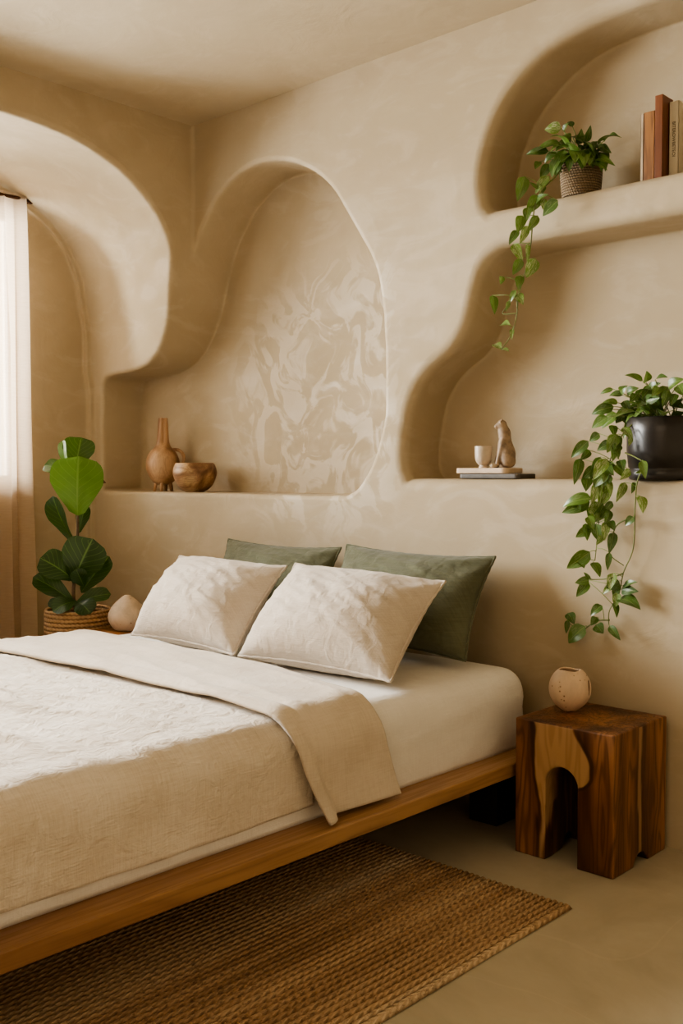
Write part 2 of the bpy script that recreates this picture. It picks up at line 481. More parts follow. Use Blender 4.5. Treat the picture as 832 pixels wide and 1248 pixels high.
def poly_sdf(P, gx, gy):
    P = np.array(P); Q = np.roll(P, -1, 0)
    D = np.full(gx.shape, 1e9); ins = np.zeros(gx.shape, bool)
    for (ax, ay), (bx, by) in zip(P, Q):
        ex, ey = bx-ax, by-ay; L = ex*ex+ey*ey
        if L < 1e-12: continue
        t = np.clip(((gx-ax)*ex+(gy-ay)*ey)/L, 0, 1)
        D = np.minimum(D, (gx-ax-t*ex)**2+(gy-ay-t*ey)**2)
        if ay != by:
            c = ((ay > gy) != (by > gy)) & (gx < (bx-ax)*(gy-ay)/(by-ay)+ax)
            ins ^= c
    D = np.sqrt(D); return np.where(ins, -D, D)
def u_round(a, b, r):
    return np.maximum(r, np.minimum(a, b))-np.sqrt(np.maximum(r-a, 0)**2+np.maximum(r-b, 0)**2)
def i_round(a, b, r):
    return np.minimum(-r, np.maximum(a, b))+np.sqrt(np.maximum(r+a, 0)**2+np.maximum(r+b, 0)**2)
def smin(a, b, k):
    h = np.clip(.5+.5*(b-a)/k, 0, 1); return b+(a-b)*h-k*h*(1-h)

# ------------------------------------------------------------------ the sculpted plaster shell
HC = 2.95
SHELF1, SHELF3, SHELF2 = 1.155, 1.229, 2.24
niche1 = [(-.775, 1.158), (-.80, 1.185), (-.805, 1.30), (-.805, 1.46), (-.80, 1.66), (-.775, 1.745), (-.713, 1.776), (-.525, 1.788), (-.36, 1.815),
          (-.235, 1.885), (-.15, 1.985), (-.085, 2.11), (-.035, 2.25), (.02, 2.375), (.09, 2.473), (.165, 2.558), (.274, 2.627), (.39, 2.668), (.503, 2.676),
          (.638, 2.652), (.743, 2.612), (.844, 2.553), (.942, 2.466), (1.03, 2.345), (1.10, 2.245), (1.165, 2.145), (1.205, 2.035), (1.228, 1.848),
          (1.236, 1.544), (1.218, 1.43), (1.17, 1.30), (1.10, 1.205), (1.04, 1.165), (.96, 1.156), (.6, 1.155), (0, 1.155), (-.5, 1.155)]
niche3 = [(1.42, 1.229), (1.375, 1.232), (1.348, 1.262), (1.338, 1.33), (1.352, 1.43), (1.388, 1.56), (1.46, 1.655), (1.58, 1.735), (1.65, 1.82), (1.69, 1.94),
          (1.725, 2.03), (1.785, 2.08), (1.865, 2.097), (2.1, 2.10), (2.5, 2.10), (3.2, 2.10), (3.42, 2.06), (3.5, 1.95), (3.5, 1.6), (3.5, 1.33), (3.45, 1.24), (3.35, 1.229), (2.6, 1.229), (2., 1.229)]
niche2 = [(1.80, 2.24), (1.757, 2.246), (1.73, 2.28), (1.722, 2.38), (1.752, 2.504), (1.821, 2.627), (1.927, 2.722), (2.055, 2.785), (2.218, 2.815), (2.40, 2.82),
          (2.8, 2.82), (3.2, 2.8), (3.42, 2.7), (3.5, 2.5), (3.5, 2.32), (3.44, 2.25), (3.3, 2.24), (2.8, 2.24), (2.2, 2.24)]
def closed(P): return catmull(P, 6, True)
def lin(a, b, s):
    n = int(round((b-a)/s)); return a+np.arange(n+1)*s
def shell_field(xs, ys, zs):
    X, Z = np.meshgrid(xs, zs, indexing='ij')
    n1, n2, n3 = (poly_sdf(closed(P), X, Z)[:, None, :] for P in (niche1, niche2, niche3))
    x, y, z = xs[:, None, None], ys[None, :, None], zs[None, None, :]
    # alcove outline in (y, z), splayed a little towards the window
    arch = [(0.0, -.4), (0.0, .8), (0.0, 1.55), (-.012, 1.75), (-.055, 1.95), (-.10, 2.15), (-.135, 2.33), (-.226, 2.494), (-.41, 2.64), (-.63, 2.725), (-.83, 2.757), (-1.02, 2.765),
            (-1.6, 2.765), (-2.9, 2.765), (-3.2, 2.75), (-3.45, 2.69), (-3.7, 2.53), (-3.85, 2.3), (-3.9, 2.), (-3.9, .8), (-3.9, -.4)]
    ap = catmull(arch, 6)
    gy = np.concatenate([np.arange(-4.6, 1.0, .0125)]); gz = zs
    GY, GZ = np.meshgrid(gy, gz, indexing='ij')
    A2 = poly_sdf(ap, GY, GZ)
    # splay: sample the outline at a shifted y
    def arch_at(shift):                       # array over (x, y, z)
        yy = y-shift
        f = np.clip((yy-gy[0])/.0125, 0, len(gy)-2); i0 = f.astype(int); t = f-i0
        zi = np.broadcast_to(np.arange(len(zs))[None, None, :], np.broadcast_shapes(i0.shape, (1, 1, len(zs))))
        i0 = np.broadcast_to(i0, zi.shape if i0.shape == zi.shape else np.broadcast_shapes(i0.shape, zi.shape))
        zi = np.broadcast_to(zi, i0.shape)
        return A2[i0, zi]*(1-t)+A2[np.minimum(i0+1, len(gy)-1), zi]*t
    sm = np.clip((z-1.75)/.35, 0, 1); sm = sm*sm*(3-2*sm)
    shift = .055*np.clip(-x/.87, 0, 1.2)*sm
    A = arch_at(shift)
    hi = np.clip((z-1.7)/.35, 0, 1); hi = hi*hi*(3-2*hi)
    room = i_round(-x, y, .0002+.006*hi)
    alc = np.maximum(A, np.maximum(x-.3, -.87-x))
    lip = np.maximum(A+.028, np.maximum(x+.84, -.905-x))
    wy, wz = np.abs(y+2.0)-1.60, np.abs(z-1.91)-.72
    win = np.maximum(np.maximum(wy, wz), np.maximum(x+.85, -1.3-x))
    v = u_round(room, alc, .0002+.022*hi)
    v = np.minimum(v, lip); v = u_round(v, win, .01)
    D1, D2 = .262, .24
    def front(k): return -y-.12+0*x
    N1 = i_round(np.maximum(n1, front(0)), y-D1, .006)
    N2 = i_round(np.maximum(n2, front(0)), y-D2, .006)
    N3 = i_round(np.maximum(n3, front(0)), y-D2, .006)
    v = u_round(v, N1, .02)
    v = u_round(v, N2, .045); v = u_round(v, N3, .045)
    return v.astype(np.float32)
S = .009
xs_b = lin(-1.17, 3.9, S)
z_s = np.concatenate([lin(-.06, 1.05, .03), lin(1.05, 3.03, S)[1:]])
y_b = lin(-.252, .315, S)
# room side of the back wall
Fb = shell_field(xs_b, y_b, z_s)
V1, Q1 = surface_nets(Fb, xs_b, y_b, z_s); del Fb
xs_l = xs_b[xs_b < .1]
y_l = np.concatenate([lin(-4.4, -.27, .02)[:-1], y_b[:2]])
y_l = np.unique(np.round(y_l, 6)); y_l = np.concatenate([y_l[y_l < y_b[0]-.004], y_b[:2]])
Fl = shell_field(xs_l, y_l, z_s)
V2, Q2 = surface_nets(Fl, xs_l, y_l, z_s); del Fl
VV = np.concatenate([V1, V2]); QQ = np.concatenate([Q1, Q2+len(V1)])
# slight hand-trowelled waviness
VV[:, 1] += .0022*np.sin(VV[:, 0]*5.1+1.3*np.sin(VV[:, 2]*3.7))*np.sin(VV[:, 2]*4.3+.8)
VV[:, 0] += .002*np.sin(VV[:, 1]*4.7+1.1)*np.sin(VV[:, 2]*5.0)
fn = np.cross(VV[QQ[:, 1]]-VV[QQ[:, 0]], VV[QQ[:, 2]]-VV[QQ[:, 0]])+np.cross(VV[QQ[:, 2]]-VV[QQ[:, 0]], VV[QQ[:, 3]]-VV[QQ[:, 0]])
# weld the two blocks' shared vertices for normals
key = np.round(VV*2e4).astype(np.int64); _, inv = np.unique(key, axis=0, return_inverse=True); inv = inv.ravel()
vn = np.zeros((inv.max()+1, 3))
for k in range(4): np.add.at(vn, inv[QQ[:, k]], fn)
vn /= np.linalg.norm(vn, axis=1, keepdims=True)+1e-12
VN = vn[inv]
cen = VV[QQ].mean(1)
is_back = (cen[:, 1] > .012) & (cen[:, 0] > -.86) | (cen[:, 0] > .012) & (cen[:, 1] > -.06)
def wall_obj(name, mask):
    q = QQ[mask]; used, r = np.unique(q, return_inverse=True); r = r.reshape(q.shape)
    me = bpy.data.meshes.new(name)
    me.vertices.add(len(used)); me.vertices.foreach_set('co', VV[used].ravel())
    me.loops.add(r.size); me.loops.foreach_set('vertex_index', r.ravel().astype(np.int32))
    me.polygons.add(len(r)); me.polygons.foreach_set('loop_start', np.arange(0, r.size, 4, dtype=np.int32))
    me.update(calc_edges=True); me.validate()
    me.polygons.foreach_set('use_smooth', [True]*len(me.polygons))
    me.normals_split_custom_set_from_vertices([tuple(v) for v in VN[used]])
    me.materials.append(MAT['plaster'])
    o = bpy.data.objects.new(name, me); COL.objects.link(o)
    return struct(o)
wall_obj('wall_back', is_back); wall_obj('wall_left', ~is_back)
struct(bm_obj('floor', box_bm((-1.1, -5.6, -.1), (5.6, .02, 0), 0), MAT['floor'], smooth=False))
struct(bm_obj('ceiling', box_bm((-1.1, -5.6, HC), (5.6, .02, HC+.1), 0), MAT['ceiling'], smooth=False))
struct(bm_obj('wall_back', box_bm((3.86, .0, 0), (5.3, .1, HC), 0), MAT['plaster'], smooth=False))
struct(bm_obj('wall_left', box_bm((-.1, -5.4, 0), (0, -4.35, HC), 0), MAT['plaster'], smooth=False))
struct(bm_obj('wall_right', box_bm((5.2, -5.6, 0), (5.3, .0, HC), 0), MAT['ceiling'], smooth=False))
struct(bm_obj('wall_front', box_bm((0, -5.4, 0), (5.2, -5.3, HC), 0), MAT['ceiling'], smooth=False))

# window: frame and panes
wf = bmesh.new()
WY0, WY1, WZ0, WZ1, WX = -3.60, -.40, 1.19, 2.63, -1.02
for lo, hi in [((WX-.03, WY0, WZ0), (WX+.03, WY0+.05, WZ1)), ((WX-.03, WY1-.05, WZ0), (WX+.03, WY1, WZ1)),
               ((WX-.03, WY0, WZ0), (WX+.03, WY1, WZ0+.05)), ((WX-.03, WY0, WZ1-.05), (WX+.03, WY1, WZ1)),
               ((WX-.025, -2.025, WZ0), (WX+.025, -1.975, WZ1))]:
    box_bm(lo, hi, .004, 1, wf)
wfo = struct(bm_obj('window_1', wf, MAT['winframe'], smooth=False))
bm_obj('pane', box_bm((WX-.003, WY0+.04, WZ0+.04), (WX+.003, -2.01, WZ1-.04), 0), MAT['glass'], wfo, False)
bm_obj('pane', box_bm((WX-.003, -1.99, WZ0+.04), (WX+.003, WY1-.04, WZ1-.04), 0), MAT['glass'], wfo, False)

# ------------------------------------------------------------------ curtain and rod
RODP = onx(44, 246, -.845)
rod = thing('curtain_rod', 'thin dark bronze curtain rod across the arched window recess', 'curtain rod', (-.845, RODP[1], RODP[2]))
V, Fc = tube([(0, y, 0) for y in np.linspace(.0, -3.2, 12)], .009, n=12); mesh_obj('pole', V, Fc, MAT['rodmetal'], rod)
V, Fc = lathe([(0, -.016), (.012, -.012), (.015, 0), (.012, .012), (0, .016)], 16)
fo = mesh_obj('finial', V, Fc, MAT['rodmetal'], rod); fo.location = (0, .008, 0)
for yy in (-.03, -3.1):
    bb = bmesh.new(); box_bm((-.06, yy-.012, -.014), (.004, yy+.012, -.006), .002, 1, bb)
    bm_obj('bracket', bb, MAT['rodmetal'], rod)
def curtain(y0, y1, folds, label, seed):
    n, mz = folds*16, 60; V, Fc, uv = [], [], []
    z0, z1 = .03, RODP[2]+.022
    rnd = random.Random(seed); amps = [rnd.uniform(.7, 1.25) for _ in range(folds+2)]
    for j in range(mz+1):
        tz = j/mz; z = z1+(z0-z1)*tz
        fl = .35+.65*min(1, tz*3+.15)
        for i in range(n+1):
            t = i/n; ph = t*folds*2*math.pi
            a = amps[int(t*folds)]*.030*fl
            yy = y0+(y1-y0)*t*(1.0)+.012*math.sin(ph*2+.4)*fl + (.030*tz if y0 > y1 else -.030*tz)*(1-t)**2
            xx = a*math.cos(ph)+.008*math.sin(z*3+t*9)
            V.append((-.845+xx, yy, z))
    for j in range(mz):
        for i in range(n):
            a = j*(n+1)+i; Fc.append((a, a+1, a+n+2, a+n+1))
    org = (-.845, (y0+y1)/2, 0)
    o = mesh_obj('curtain', [tuple(np.array(v)-org) for v in V], Fc, MAT['curtain'])
    o.location = org
    tag(o, label, 'curtain')
    return o
cu = curtain(onx(29.5, 246, -.845)[1], -.90, 4, 'sheer beige linen curtain gathered at the near side of the arched window', 3)

# ------------------------------------------------------------------ bed
MT, MX0, MX1, MY0, MY1 = .561, .27, 2.018, -.10, -2.36
bed = thing('bed_frame', 'low oiled wooden platform bed frame under the white mattress', 'bed frame', (1.15, -1.25, 0))
def bpart(name, lo, hi, mat='bedwood', bv=.004):
    org = Vector((1.15, -1.25, 0))
    return bm_obj(name, box_bm(Vector(lo)-org, Vector(hi)-org, bv, 2), MAT[mat], bed, True)
autosmooth(bpart('side_rail', (2.005, -2.48, .241), (2.118, -.045, .287)))
autosmooth(bpart('side_rail', (.225, -2.48, .241), (.30, -.045, .287)))
autosmooth(bpart('end_rail', (.301, -2.48, .241), (2.004, -2.37, .287)))
autosmooth(bpart('end_rail', (.301, -.13, .241), (2.004, -.045, .287)))
autosmooth(bpart('slat_deck', (.301, -2.369, .25), (2.004, -.131, .282)))
pl = onz(585, 985, 0)
for lx in (.45, 1.90):
    for ly, lz in ((-.17, 0), (-2.36, .0125)):
        bpart('leg', (lx-.06, ly-.06, lz), (lx+.06, ly+.06, .241), 'legdark')

def rounded_slab(lo, hi, r, seg, nx, ny, fn=None):
    """box with rounded edges, evenly gridded top; returns verts, faces"""
    bm = box_bm(lo, hi, 0)
    bmesh.ops.bevel(bm, geom=[e for e in bm.edges if max(v.co.z for v in e.verts) > lo[2]+.01], offset=r, segments=seg, affect='EDGES', profile=.5)
    for ax, n, a, b in ((0, nx, lo[0], hi[0]), (1, ny, lo[1], hi[1])):
        for k in range(1, n):
            c = Vector((0, 0, 0)); c[ax] = a+(b-a)*k/n; no = Vector((0, 0, 0)); no[ax] = 1
            bmesh.ops.bisect_plane(bm, geom=bm.verts[:]+bm.edges[:]+bm.faces[:], plane_co=c, plane_no=no)
    for zz in (.30, .32, .34, .36, .38, .40, .42, .44, .46, .48, .50):
        bmesh.ops.bisect_plane(bm, geom=bm.verts[:]+bm.edges[:]+bm.faces[:], plane_co=Vector((0, 0, zz)), plane_no=Vector((0, 0, 1)))
    return bm
mb = rounded_slab((MX0, MY1, .287), (MX1, MY0, MT), .085, 8, 60, 130)
for v in mb.verts:
    p = v.co.copy()
    if True:
        q = max(0, min(1, (p.z-.29)/.02))*max(0, min(1, (.50-p.z)/.04))
        # gentle drawn-sheet ripples on the side
        k = max(0, 1-abs(p.x-MX1)/.03)
        v.co.x += k*q*(.006*fbm((p.y*3+p.z*5, p.z*11-p.y*2, 2.1))+.006*(1-abs(noise.noise(Vector((p.y*2+p.z*3, p.z*14-p.y*2.5, 6.1)))))**4)
        v.co.z += .003*fbm((p.x*3, p.y*3, 7.7))*max(0, min(1, (p.z-.45)/.08))
for v in mb.verts: v.co -= Vector((1.15, -1.25, .287))
mat_o = bm_obj('mattress', mb, MAT['sheet'], loc=(1.15, -1.25, .287))
tag(mat_o, 'thick mattress in a fitted white sheet on the wooden bed frame', 'mattress')

def drape(y0, y1, ny, off, zfun, right_hem, left_hem, wr, seed, nxt=110):
    """cloth lying across the bed and hanging over both sides; profile offset OFF from the mattress"""
    R = .085+off
    xR, xL, zt = MX1+off, MX0-off, MT+off
    hang = zt-R-.3
    arc = R*math.pi/2
    top = (xR-R)-(xL+R)
    V, Fc = [], []
    L = []
    nh, na = 22, 8
    prof = []
    for i in range(nh+1): prof.append(('L', i/nh))
    for i in range(1, na+1): prof.append(('la', i/na))
    for i in range(1, nxt+1): prof.append(('t', i/nxt))
    for i in range(1, na+1): prof.append(('ra', i/na))
    for i in range(1, nh+1): prof.append(('R', i/nh))
    n = len(prof)
    for j in range(ny+1):
        s = j/ny
        for kind, t in prof:
            if kind == 't': x, z, nx_, nz = xL+R+top*t, zt, 0, 1
            elif kind == 'ra':
                a = t*math.pi/2; x, z, nx_, nz = xR-R+R*math.sin(a), zt-R+R*math.cos(a), math.sin(a), math.cos(a)
            elif kind == 'la':
                a = (1-t)*math.pi/2; x, z, nx_, nz = xL+R-R*math.sin(a), zt-R+R*math.cos(a), -math.sin(a), math.cos(a)
            elif kind == 'R':
                zb = right_hem(s); x, z, nx_, nz = xR, (zt-R)+(zb-(zt-R))*t, 1, 0
            else:
                zb = left_hem(s); x, z, nx_, nz = xL, zb+((zt-R)-zb)*t, -1, 0
            y = y0(x, z, s) + (y1(x, z, s)-y0(x, z, s))*s
            d = wr(x, y, z, nx_, s)
            V.append((x+nx_*d, y, z+nz*d))
    for j in range(ny):
        for i in range(n-1):
            a = j*n+i; Fc.append((a, a+1, a+n+1, a+n))
    return V, Fc
def wr_duvet(x, y, z, nx_, s):
    r1 = 1-abs(noise.noise(Vector((x*1.1+y*.55, y*6.5-x*1.0, 3.3))))
    r2 = 1-abs(noise.noise(Vector((x*2.6+1.7, y*15-x*3.0, 9.1))))
    a = (.022*(r1**3)+.010*(r2**4)+.006*(1-abs(noise.noise(Vector((x*5+y*3, y*34-x*9, 2.2)))))**4)+.012*fbm((x*1.7, y*1.7, 5.5))
    a *= 1-.75*max(0, min(1, (x-1.62)/.25))
    if abs(nx_) > .5: a = .006*fbm((y*3, z*2, 4.4))+.004*(1-abs(noise.noise(Vector((y*4+z*6, z*3, 8.8)))))**4
    elif abs(nx_) > 0: a *= .7
    return a*min(1, s/.14)+.003
V, Fc = drape(lambda x, z, s: -1.22+.0*x, lambda x, z, s: -2.42, 150, .008,
              None, lambda s: .336-.008*math.sin(s*5+.5)-.028*s**1.5, lambda s: .34, wr_duvet, 1)
org = Vector((1.15, -1.8, .6))
du = mesh_obj('duvet', [Vector(v)-org for v in V], Fc, MAT['linen']); du.location = org
sd = du.modifiers.new('thick', 'SOLIDIFY'); sd.thickness = .008; sd.offset = 1
tag(du, 'rumpled off-white linen duvet over the foot half of the bed', 'duvet')

def th_front(x, z, s):                       # lower (foot-side) edge of the folded band
    b = -1.315-.018*math.sin(x*3.1+.6)
    if z < .56: b += .36*(.56-z)
    return b
def th_rear(x, z, s):
    k = max(0, min(1, (x-1.45)/.5)); k = k*k*(3-2*k)
    b = -.852+.012*math.sin(x*3.7)-.125*k
    if x < .45: b += -.06*(.45-x)/.2
    if z < .54: b += .27*(.54-z)
    return b
def wr_throw(x, y, z, nx_, s):
    r1 = 1-abs(noise.noise(Vector((x*1.5+y*2, y*7+x*1.2, 13.3))))
    a = .009*(r1**3)+.008*fbm((x*2.2, y*2.5, 15.5))
    e = min(1, s/.10)*min(1, (1-s)/.10)
    a += .014*(math.sin(min(1, s/.22)*math.pi) if s < .22 else 0)      # rolled front fold
    a += .004*math.exp(-((x-.34)/.10)**2)*(abs(nx_) < .9)
    if nx_ > .5:
        a = .007*fbm((y*4, z*2, 24.4))+.020*math.exp(-((s-.06)/.07)**2)*min(1, (.6-z)/.15)
        a += (.016+.03*max(0, 1-s/.2))*max(0, min(1, (.46-z)/.17))**1.5
    return a+.006
V, Fc = drape(th_front, th_rear, 60, .024, None, lambda s: .293+.012*min(1, s/.14)-.006*s, lambda s: .36, wr_throw, 2)
org = Vector((1.15, -1.08, .6))
th = mesh_obj('throw_blanket', [Vector(v)-org for v in V], Fc, MAT['throw']); th.location = org
sd = th.modifiers.new('thick', 'SOLIDIFY'); sd.thickness = .011; sd.offset = 1
tag(th, 'folded beige linen band laid across the bed and hanging down its side', 'blanket')

# ------------------------------------------------------------------ pillows
def pillow(name, label, group, bl, br, tl, tr, T, mat, seed, ear=.02, loft=.5):
    """corner points give the seam; grid of two bulging faces"""
    bl, br, tl, tr = map(Vector, (bl, br, tl, tr))
    cen = (bl+br+tl+tr)/4
    root = thing(name, label, 'pillow', tuple((bl+br)/2), 0, group)
    X = ((br-bl)+(tr-tl)).normalized(); Yv = ((tl-bl)+(tr-br)).normalized(); N = X.cross(Yv).normalized()
    n = 64
    def P(u, v, side):
        a, b = (u+1)/2, (v+1)/2
        p = bl*(1-a)*(1-b)+br*a*(1-b)+tl*(1-a)*b+tr*a*b
        w, h = (br-bl).length, (tl-bl).length
        # concave seams between the corners
        p = p-X*(u*abs(u)*ear*(1-v*v)*1.2)*1.0-Yv*(v*abs(v)*ear*(1-u*u)*1.0)
        f = max(0, (1-abs(u)**2.2))**.56*max(0, (1-abs(v)**2.2))**.56
        th_ = T*f*(1-.28*v)
        # wrinkles fanning from the corners and along the seams
        cu = sum(math.exp(-((u-cx)**2+(v-cy)**2)/.35)*math.sin(math.atan2(v-cy*1.15, u-cx*1.15)*11+seed+cx)
                 for cx in (-1, 1) for cy in (-1, 1))
        wv = Vector((u*1.6+seed, v*1.3, seed*1.7+side))
        th_ += f*(.009*cu+.007*fbm(wv*1.1, 3)+.008*(1-abs(noise.noise(Vector((u*4+v*6+seed, v*3-u*1.5, seed*2+side)))))**3+.008*(1-abs(noise.noise(Vector((u*1.5+v*3.2+seed, v*1.1-u*.5, seed+side*3)))))**4)
        edge = (1-f)
        th_ += .0012*math.sin((u if abs(v) > abs(u) else v)*38+seed)*math.exp(-((1-max(abs(u), abs(v)))/.12)**2)*(min(abs(u), abs(v)) < .93)
        if side < 0: th_ *= .8
        return p+N*th_*side
    V, Fc = [], []
    g = np.sin(np.linspace(-math.pi/2, math.pi/2, n+1))*.45+np.linspace(-1, 1, n+1)*.55
    idx = {}
    for side in (1, -1):
        for j in range(n+1):
            for i in range(n+1):
                rim = i in (0, n) or j in (0, n)
                k = (0 if rim else side, i, j)
                if k in idx: continue
                idx[k] = len(V)
                V.append(P(g[i], g[j], side) if not rim else P(g[i], g[j], 1))
        for j in range(n):
            for i in range(n):
                q = [idx[(0 if (a in (0, n) or b in (0, n)) else side, a, b)] for a, b in ((i, j), (i+1, j), (i+1, j+1), (i, j+1))]
                Fc.append(tuple(q if side > 0 else q[::-1]))
    o = (bl+br)/2
    mesh_obj('pillowcase', [v-o for v in V], Fc, mat, root)
    # sewn edge
    ring = [P(g[i], -1, 1) for i in range(n)]+[P(1, g[j], 1) for j in range(n)]+[P(g[i], 1, 1) for i in range(n, 0, -1)]+[P(-1, g[j], 1) for j in range(n, 0, -1)]
    ring = [r-o for r in ring]; ring.append(ring[0])
    V2_, F2_ = tube(ring, .0048, n=6, cap=False)
    mesh_obj('seam', V2_, F2_, mat, root)
    return root
zb = MT+.034
GW = 'natural linen pillows at the front'; GG = 'sage green pillows against the wall'
pillow('pillow', 'natural linen pillow leaning in front, the one on the left', GW,
       (.55, -.775, zb), (1.21, -.80, zb), (.395, -.405, .885), (1.075, -.405, .882), .135, MAT['pillow'], 1.3)
pillow('pillow', 'wrinkled natural linen pillow leaning in front, nearest the right bed edge', GW,
       (1.235, -.80, zb), (1.93, -.775, zb), (1.125, -.405, .895), (1.862, -.405, .878), .14, MAT['pillow'], 4.1)
pillow('pillow', 'sage green pillow against the wall, mostly hidden by the left linen pillow', GG,
       (.44, -.31, zb), (1.14, -.31, zb), (.375, -.105, .945), (1.09, -.105, .94), .10, MAT['green'], 7.7)
pillow('pillow', 'large sage green pillow against the wall at the right, its dark side showing', GG,
       (1.165, -.325, zb), (1.89, -.325, zb), (1.125, -.105, .955), (1.862, -.105, .945), .115, MAT['green'], 9.2)

# ------------------------------------------------------------------ right bedside block
def arch_block(name, label, x0, x1, y0, y1, h, ax0, ax1, ah, matname, topmat=None):
    """solid wooden cube stool with a round-topped tunnel through it"""
    cx, cy = (x0+x1)/2, (y0+y1)/2
    w, d = (x1-x0)/2, (y1-y0)/2
    root = thing(name, label, 'bedside table', (cx, y0, 0))
    xs = lin(-w-.012, w+.012, .0036); ys = lin(-.012, 2*d+.012, .0048); zs = lin(-.012, h+.012, .0036)
    x, y, z = xs[:, None, None], ys[None, :, None], zs[None, None, :]
    bxy = i_round(np.abs(x)-w, np.abs(y-d)-d, .004)
    b = i_round(bxy+0*z, np.abs(z-h/2)-h/2, .004)
    a0, a1 = ax0-cx, ax1-cx; r = (a1-a0)/2; ac = (a0+a1)/2
    tun = np.where(z < ah-r, np.abs(x-ac)-r, np.sqrt((x-ac)**2+(z-(ah-r))**2)-r)+0*y
    # tunnel widens inside, and a low cove runs under the side
    tun = tun - .02*np.clip(1-np.abs(y-d)/(d*.75), 0, 1)
    low = np.sqrt((y-d*1.02)**2+(z+.012)**2)-.05+0*x
    F = np.maximum(np.maximum(b, -(tun+.0)), -low)
    V, Q = surface_nets(F.astype(np.float32), xs, ys, zs)
    o = mesh_obj('body', V, Q, MAT[matname], root)
    return root
arch_block('bedside_table', 'figured walnut block table with an arched tunnel, right of the bed', 2.135, 2.492, -.382, -.024, .448, 2.249, 2.366, .313, 'walnut')
lt = arch_block('bedside_table', 'orange-brown wooden block table in the far corner behind the bed', -.035, .215, -.66, -.30, .53, .035, .145, .36, 'leftwood')

# ------------------------------------------------------------------ vases on the tables
def holed_vase(loc):
    root = thing('round_vase', 'round speckled clay vase with a side hole on the walnut table', 'vase', loc)
    R, Hh = .070, .147
    xs = lin(-.09, .09, .0028); zs = lin(-.012, .17, .0028)
    x, y, z = xs[:, None, None], xs[None, :, None], zs[None, None, :]
    zc = .080
    zz = (z-zc); zz = np.where(zz < 0, zz*(.92+.9*np.clip(-zz, 0, .1)*0), zz*.96)
    rad = np.sqrt(x*x+y*y+zz*zz*.93)-R*(1+.03*np.sin(3*np.arctan2(y, x)))
    taper = np.sqrt(x*x+y*y)-(.036+.75*np.clip(z, 0, 1)**.86)
    out = i_round(rad, taper+0*rad, .03)
    out = i_round(out, np.abs(z-Hh/2)-Hh/2+0*out, .006)
    inn = rad+.008
    inn = np.maximum(inn, .012-z)
    top = np.maximum(np.sqrt((x)**2+y**2)-.033, .1-z)
    # hole faces right and towards the room
    dx, dy = math.cos(.32), math.sin(.32)
    s = x*dx+y*dy; tt = -x*dy+y*dx
    side = np.maximum(np.sqrt((tt/.016)**2+((z-.085)/.026)**2)*.016-.016, .03-s)
    F = i_round(np.maximum(out, -inn), -np.minimum(top+0*out, side), .004)
    V, Q = surface_nets(F.astype(np.float32), xs, xs, zs)
    mesh_obj('body', V, Q, MAT['ceramic'], root)
    return root
holed_vase((2.225, -.195, .448))
def stone_vase(loc):
    prof = [(0, 0), (.045, 0), (.062, .008), (.080, .035), (.087, .062), (.080, .09), (.060, .12), (.036, .143), (.018, .157), (.009, .161), (.005, .157), (0, .154)]
    prof = [tuple(p) for p in catmull(prof, 4)]
    V, Fc = lathe([(max(0, r), z) for r, z in prof], 48, rfun=lambda a, z: 1+.03*math.sin(2*a+1)+.012*math.sin(5*a+z*30))
    o = mesh_obj('stone_vase', V, Fc, MAT['stone']); o.location = loc
    tag(o, 'pitted sandstone drop-shaped vase beside the potted fig', 'vase')
p = onx(155, 745, 0.085)
stone_vase((.085, p[1], .531))

# ------------------------------------------------------------------ left shelf: gourd and bowl
g = ony(199, 590, .125)
gr = thing('gourd_vase', 'tall brown wooden gourd vase on stub legs, on the left wall shelf', 'vase', (g[0], .125, SHELF1))
prof = [(0, .034), (.03, .036), (.058, .055), (.080, .092), (.089, .132), (.086, .172), (.068, .210), (.044, .236), (.034, .262), (.029, .32), (.025, .383), (.021, .385), (.019, .36), (.018, .30), (0, .29)]
prof = [(max(0, r), z) for r, z in catmull(prof, 5)]
def gr_r(a, z):
    k = min(1, max(0, (z-.24)/.03))
    d = math.exp(-(((a-5.75+math.pi) % (2*math.pi)-math.pi)/.30)**2)
    return 1-.36*d*k+.02*math.sin(3*a+z*9)
V, Fc = lathe(prof, 64, rfun=gr_r); mesh_obj('body', V, Fc, MAT['gourdwood'], gr)
for a in (-2.2, -.85, .55, 2.2):
    V, Fc = tube([(.036*math.cos(a), .036*math.sin(a), .055), (.042*math.cos(a), .042*math.sin(a), .03), (.047*math.cos(a), .047*math.sin(a), 0)], .0115, .008, 12)
    mesh_obj('leg', V, Fc, MAT['gourdwood'], gr)
ex, ey = RT[0], RT[1]
V, Fc = tube(catmull([(ex*q, ey*q, z) for q, z in [(.045, .222), (.085, .218), (.108, .19), (.106, .15), (.085, .13)]], 5), .0095, .0085, 10)
mesh_obj('handle', V, Fc, MAT['gourdwood'], gr)
b = ony(237.5, 594, .085)
prof = [(0, .0), (.044, 0), (.050, .004), (.072, .018), (.094, .046), (.108, .082), (.110, .105), (.105, .128), (.096, .147), (.090, .145), (.094, .125), (.088, .09), (.06, .04), (0, .025)]
V, Fc = lathe([(max(0, r), z) for r, z in catmull(prof, 4)], 64, rfun=lambda a, z: 1+.012*math.sin(2*a+.4))
bo = mesh_obj('wooden_bowl', V, Fc, MAT['bowlwood']); bo.location = (b[0], .085, SHELF1)
tag(bo, 'rounded brown wooden bowl with a pale streak, beside the gourd vase', 'bowl')

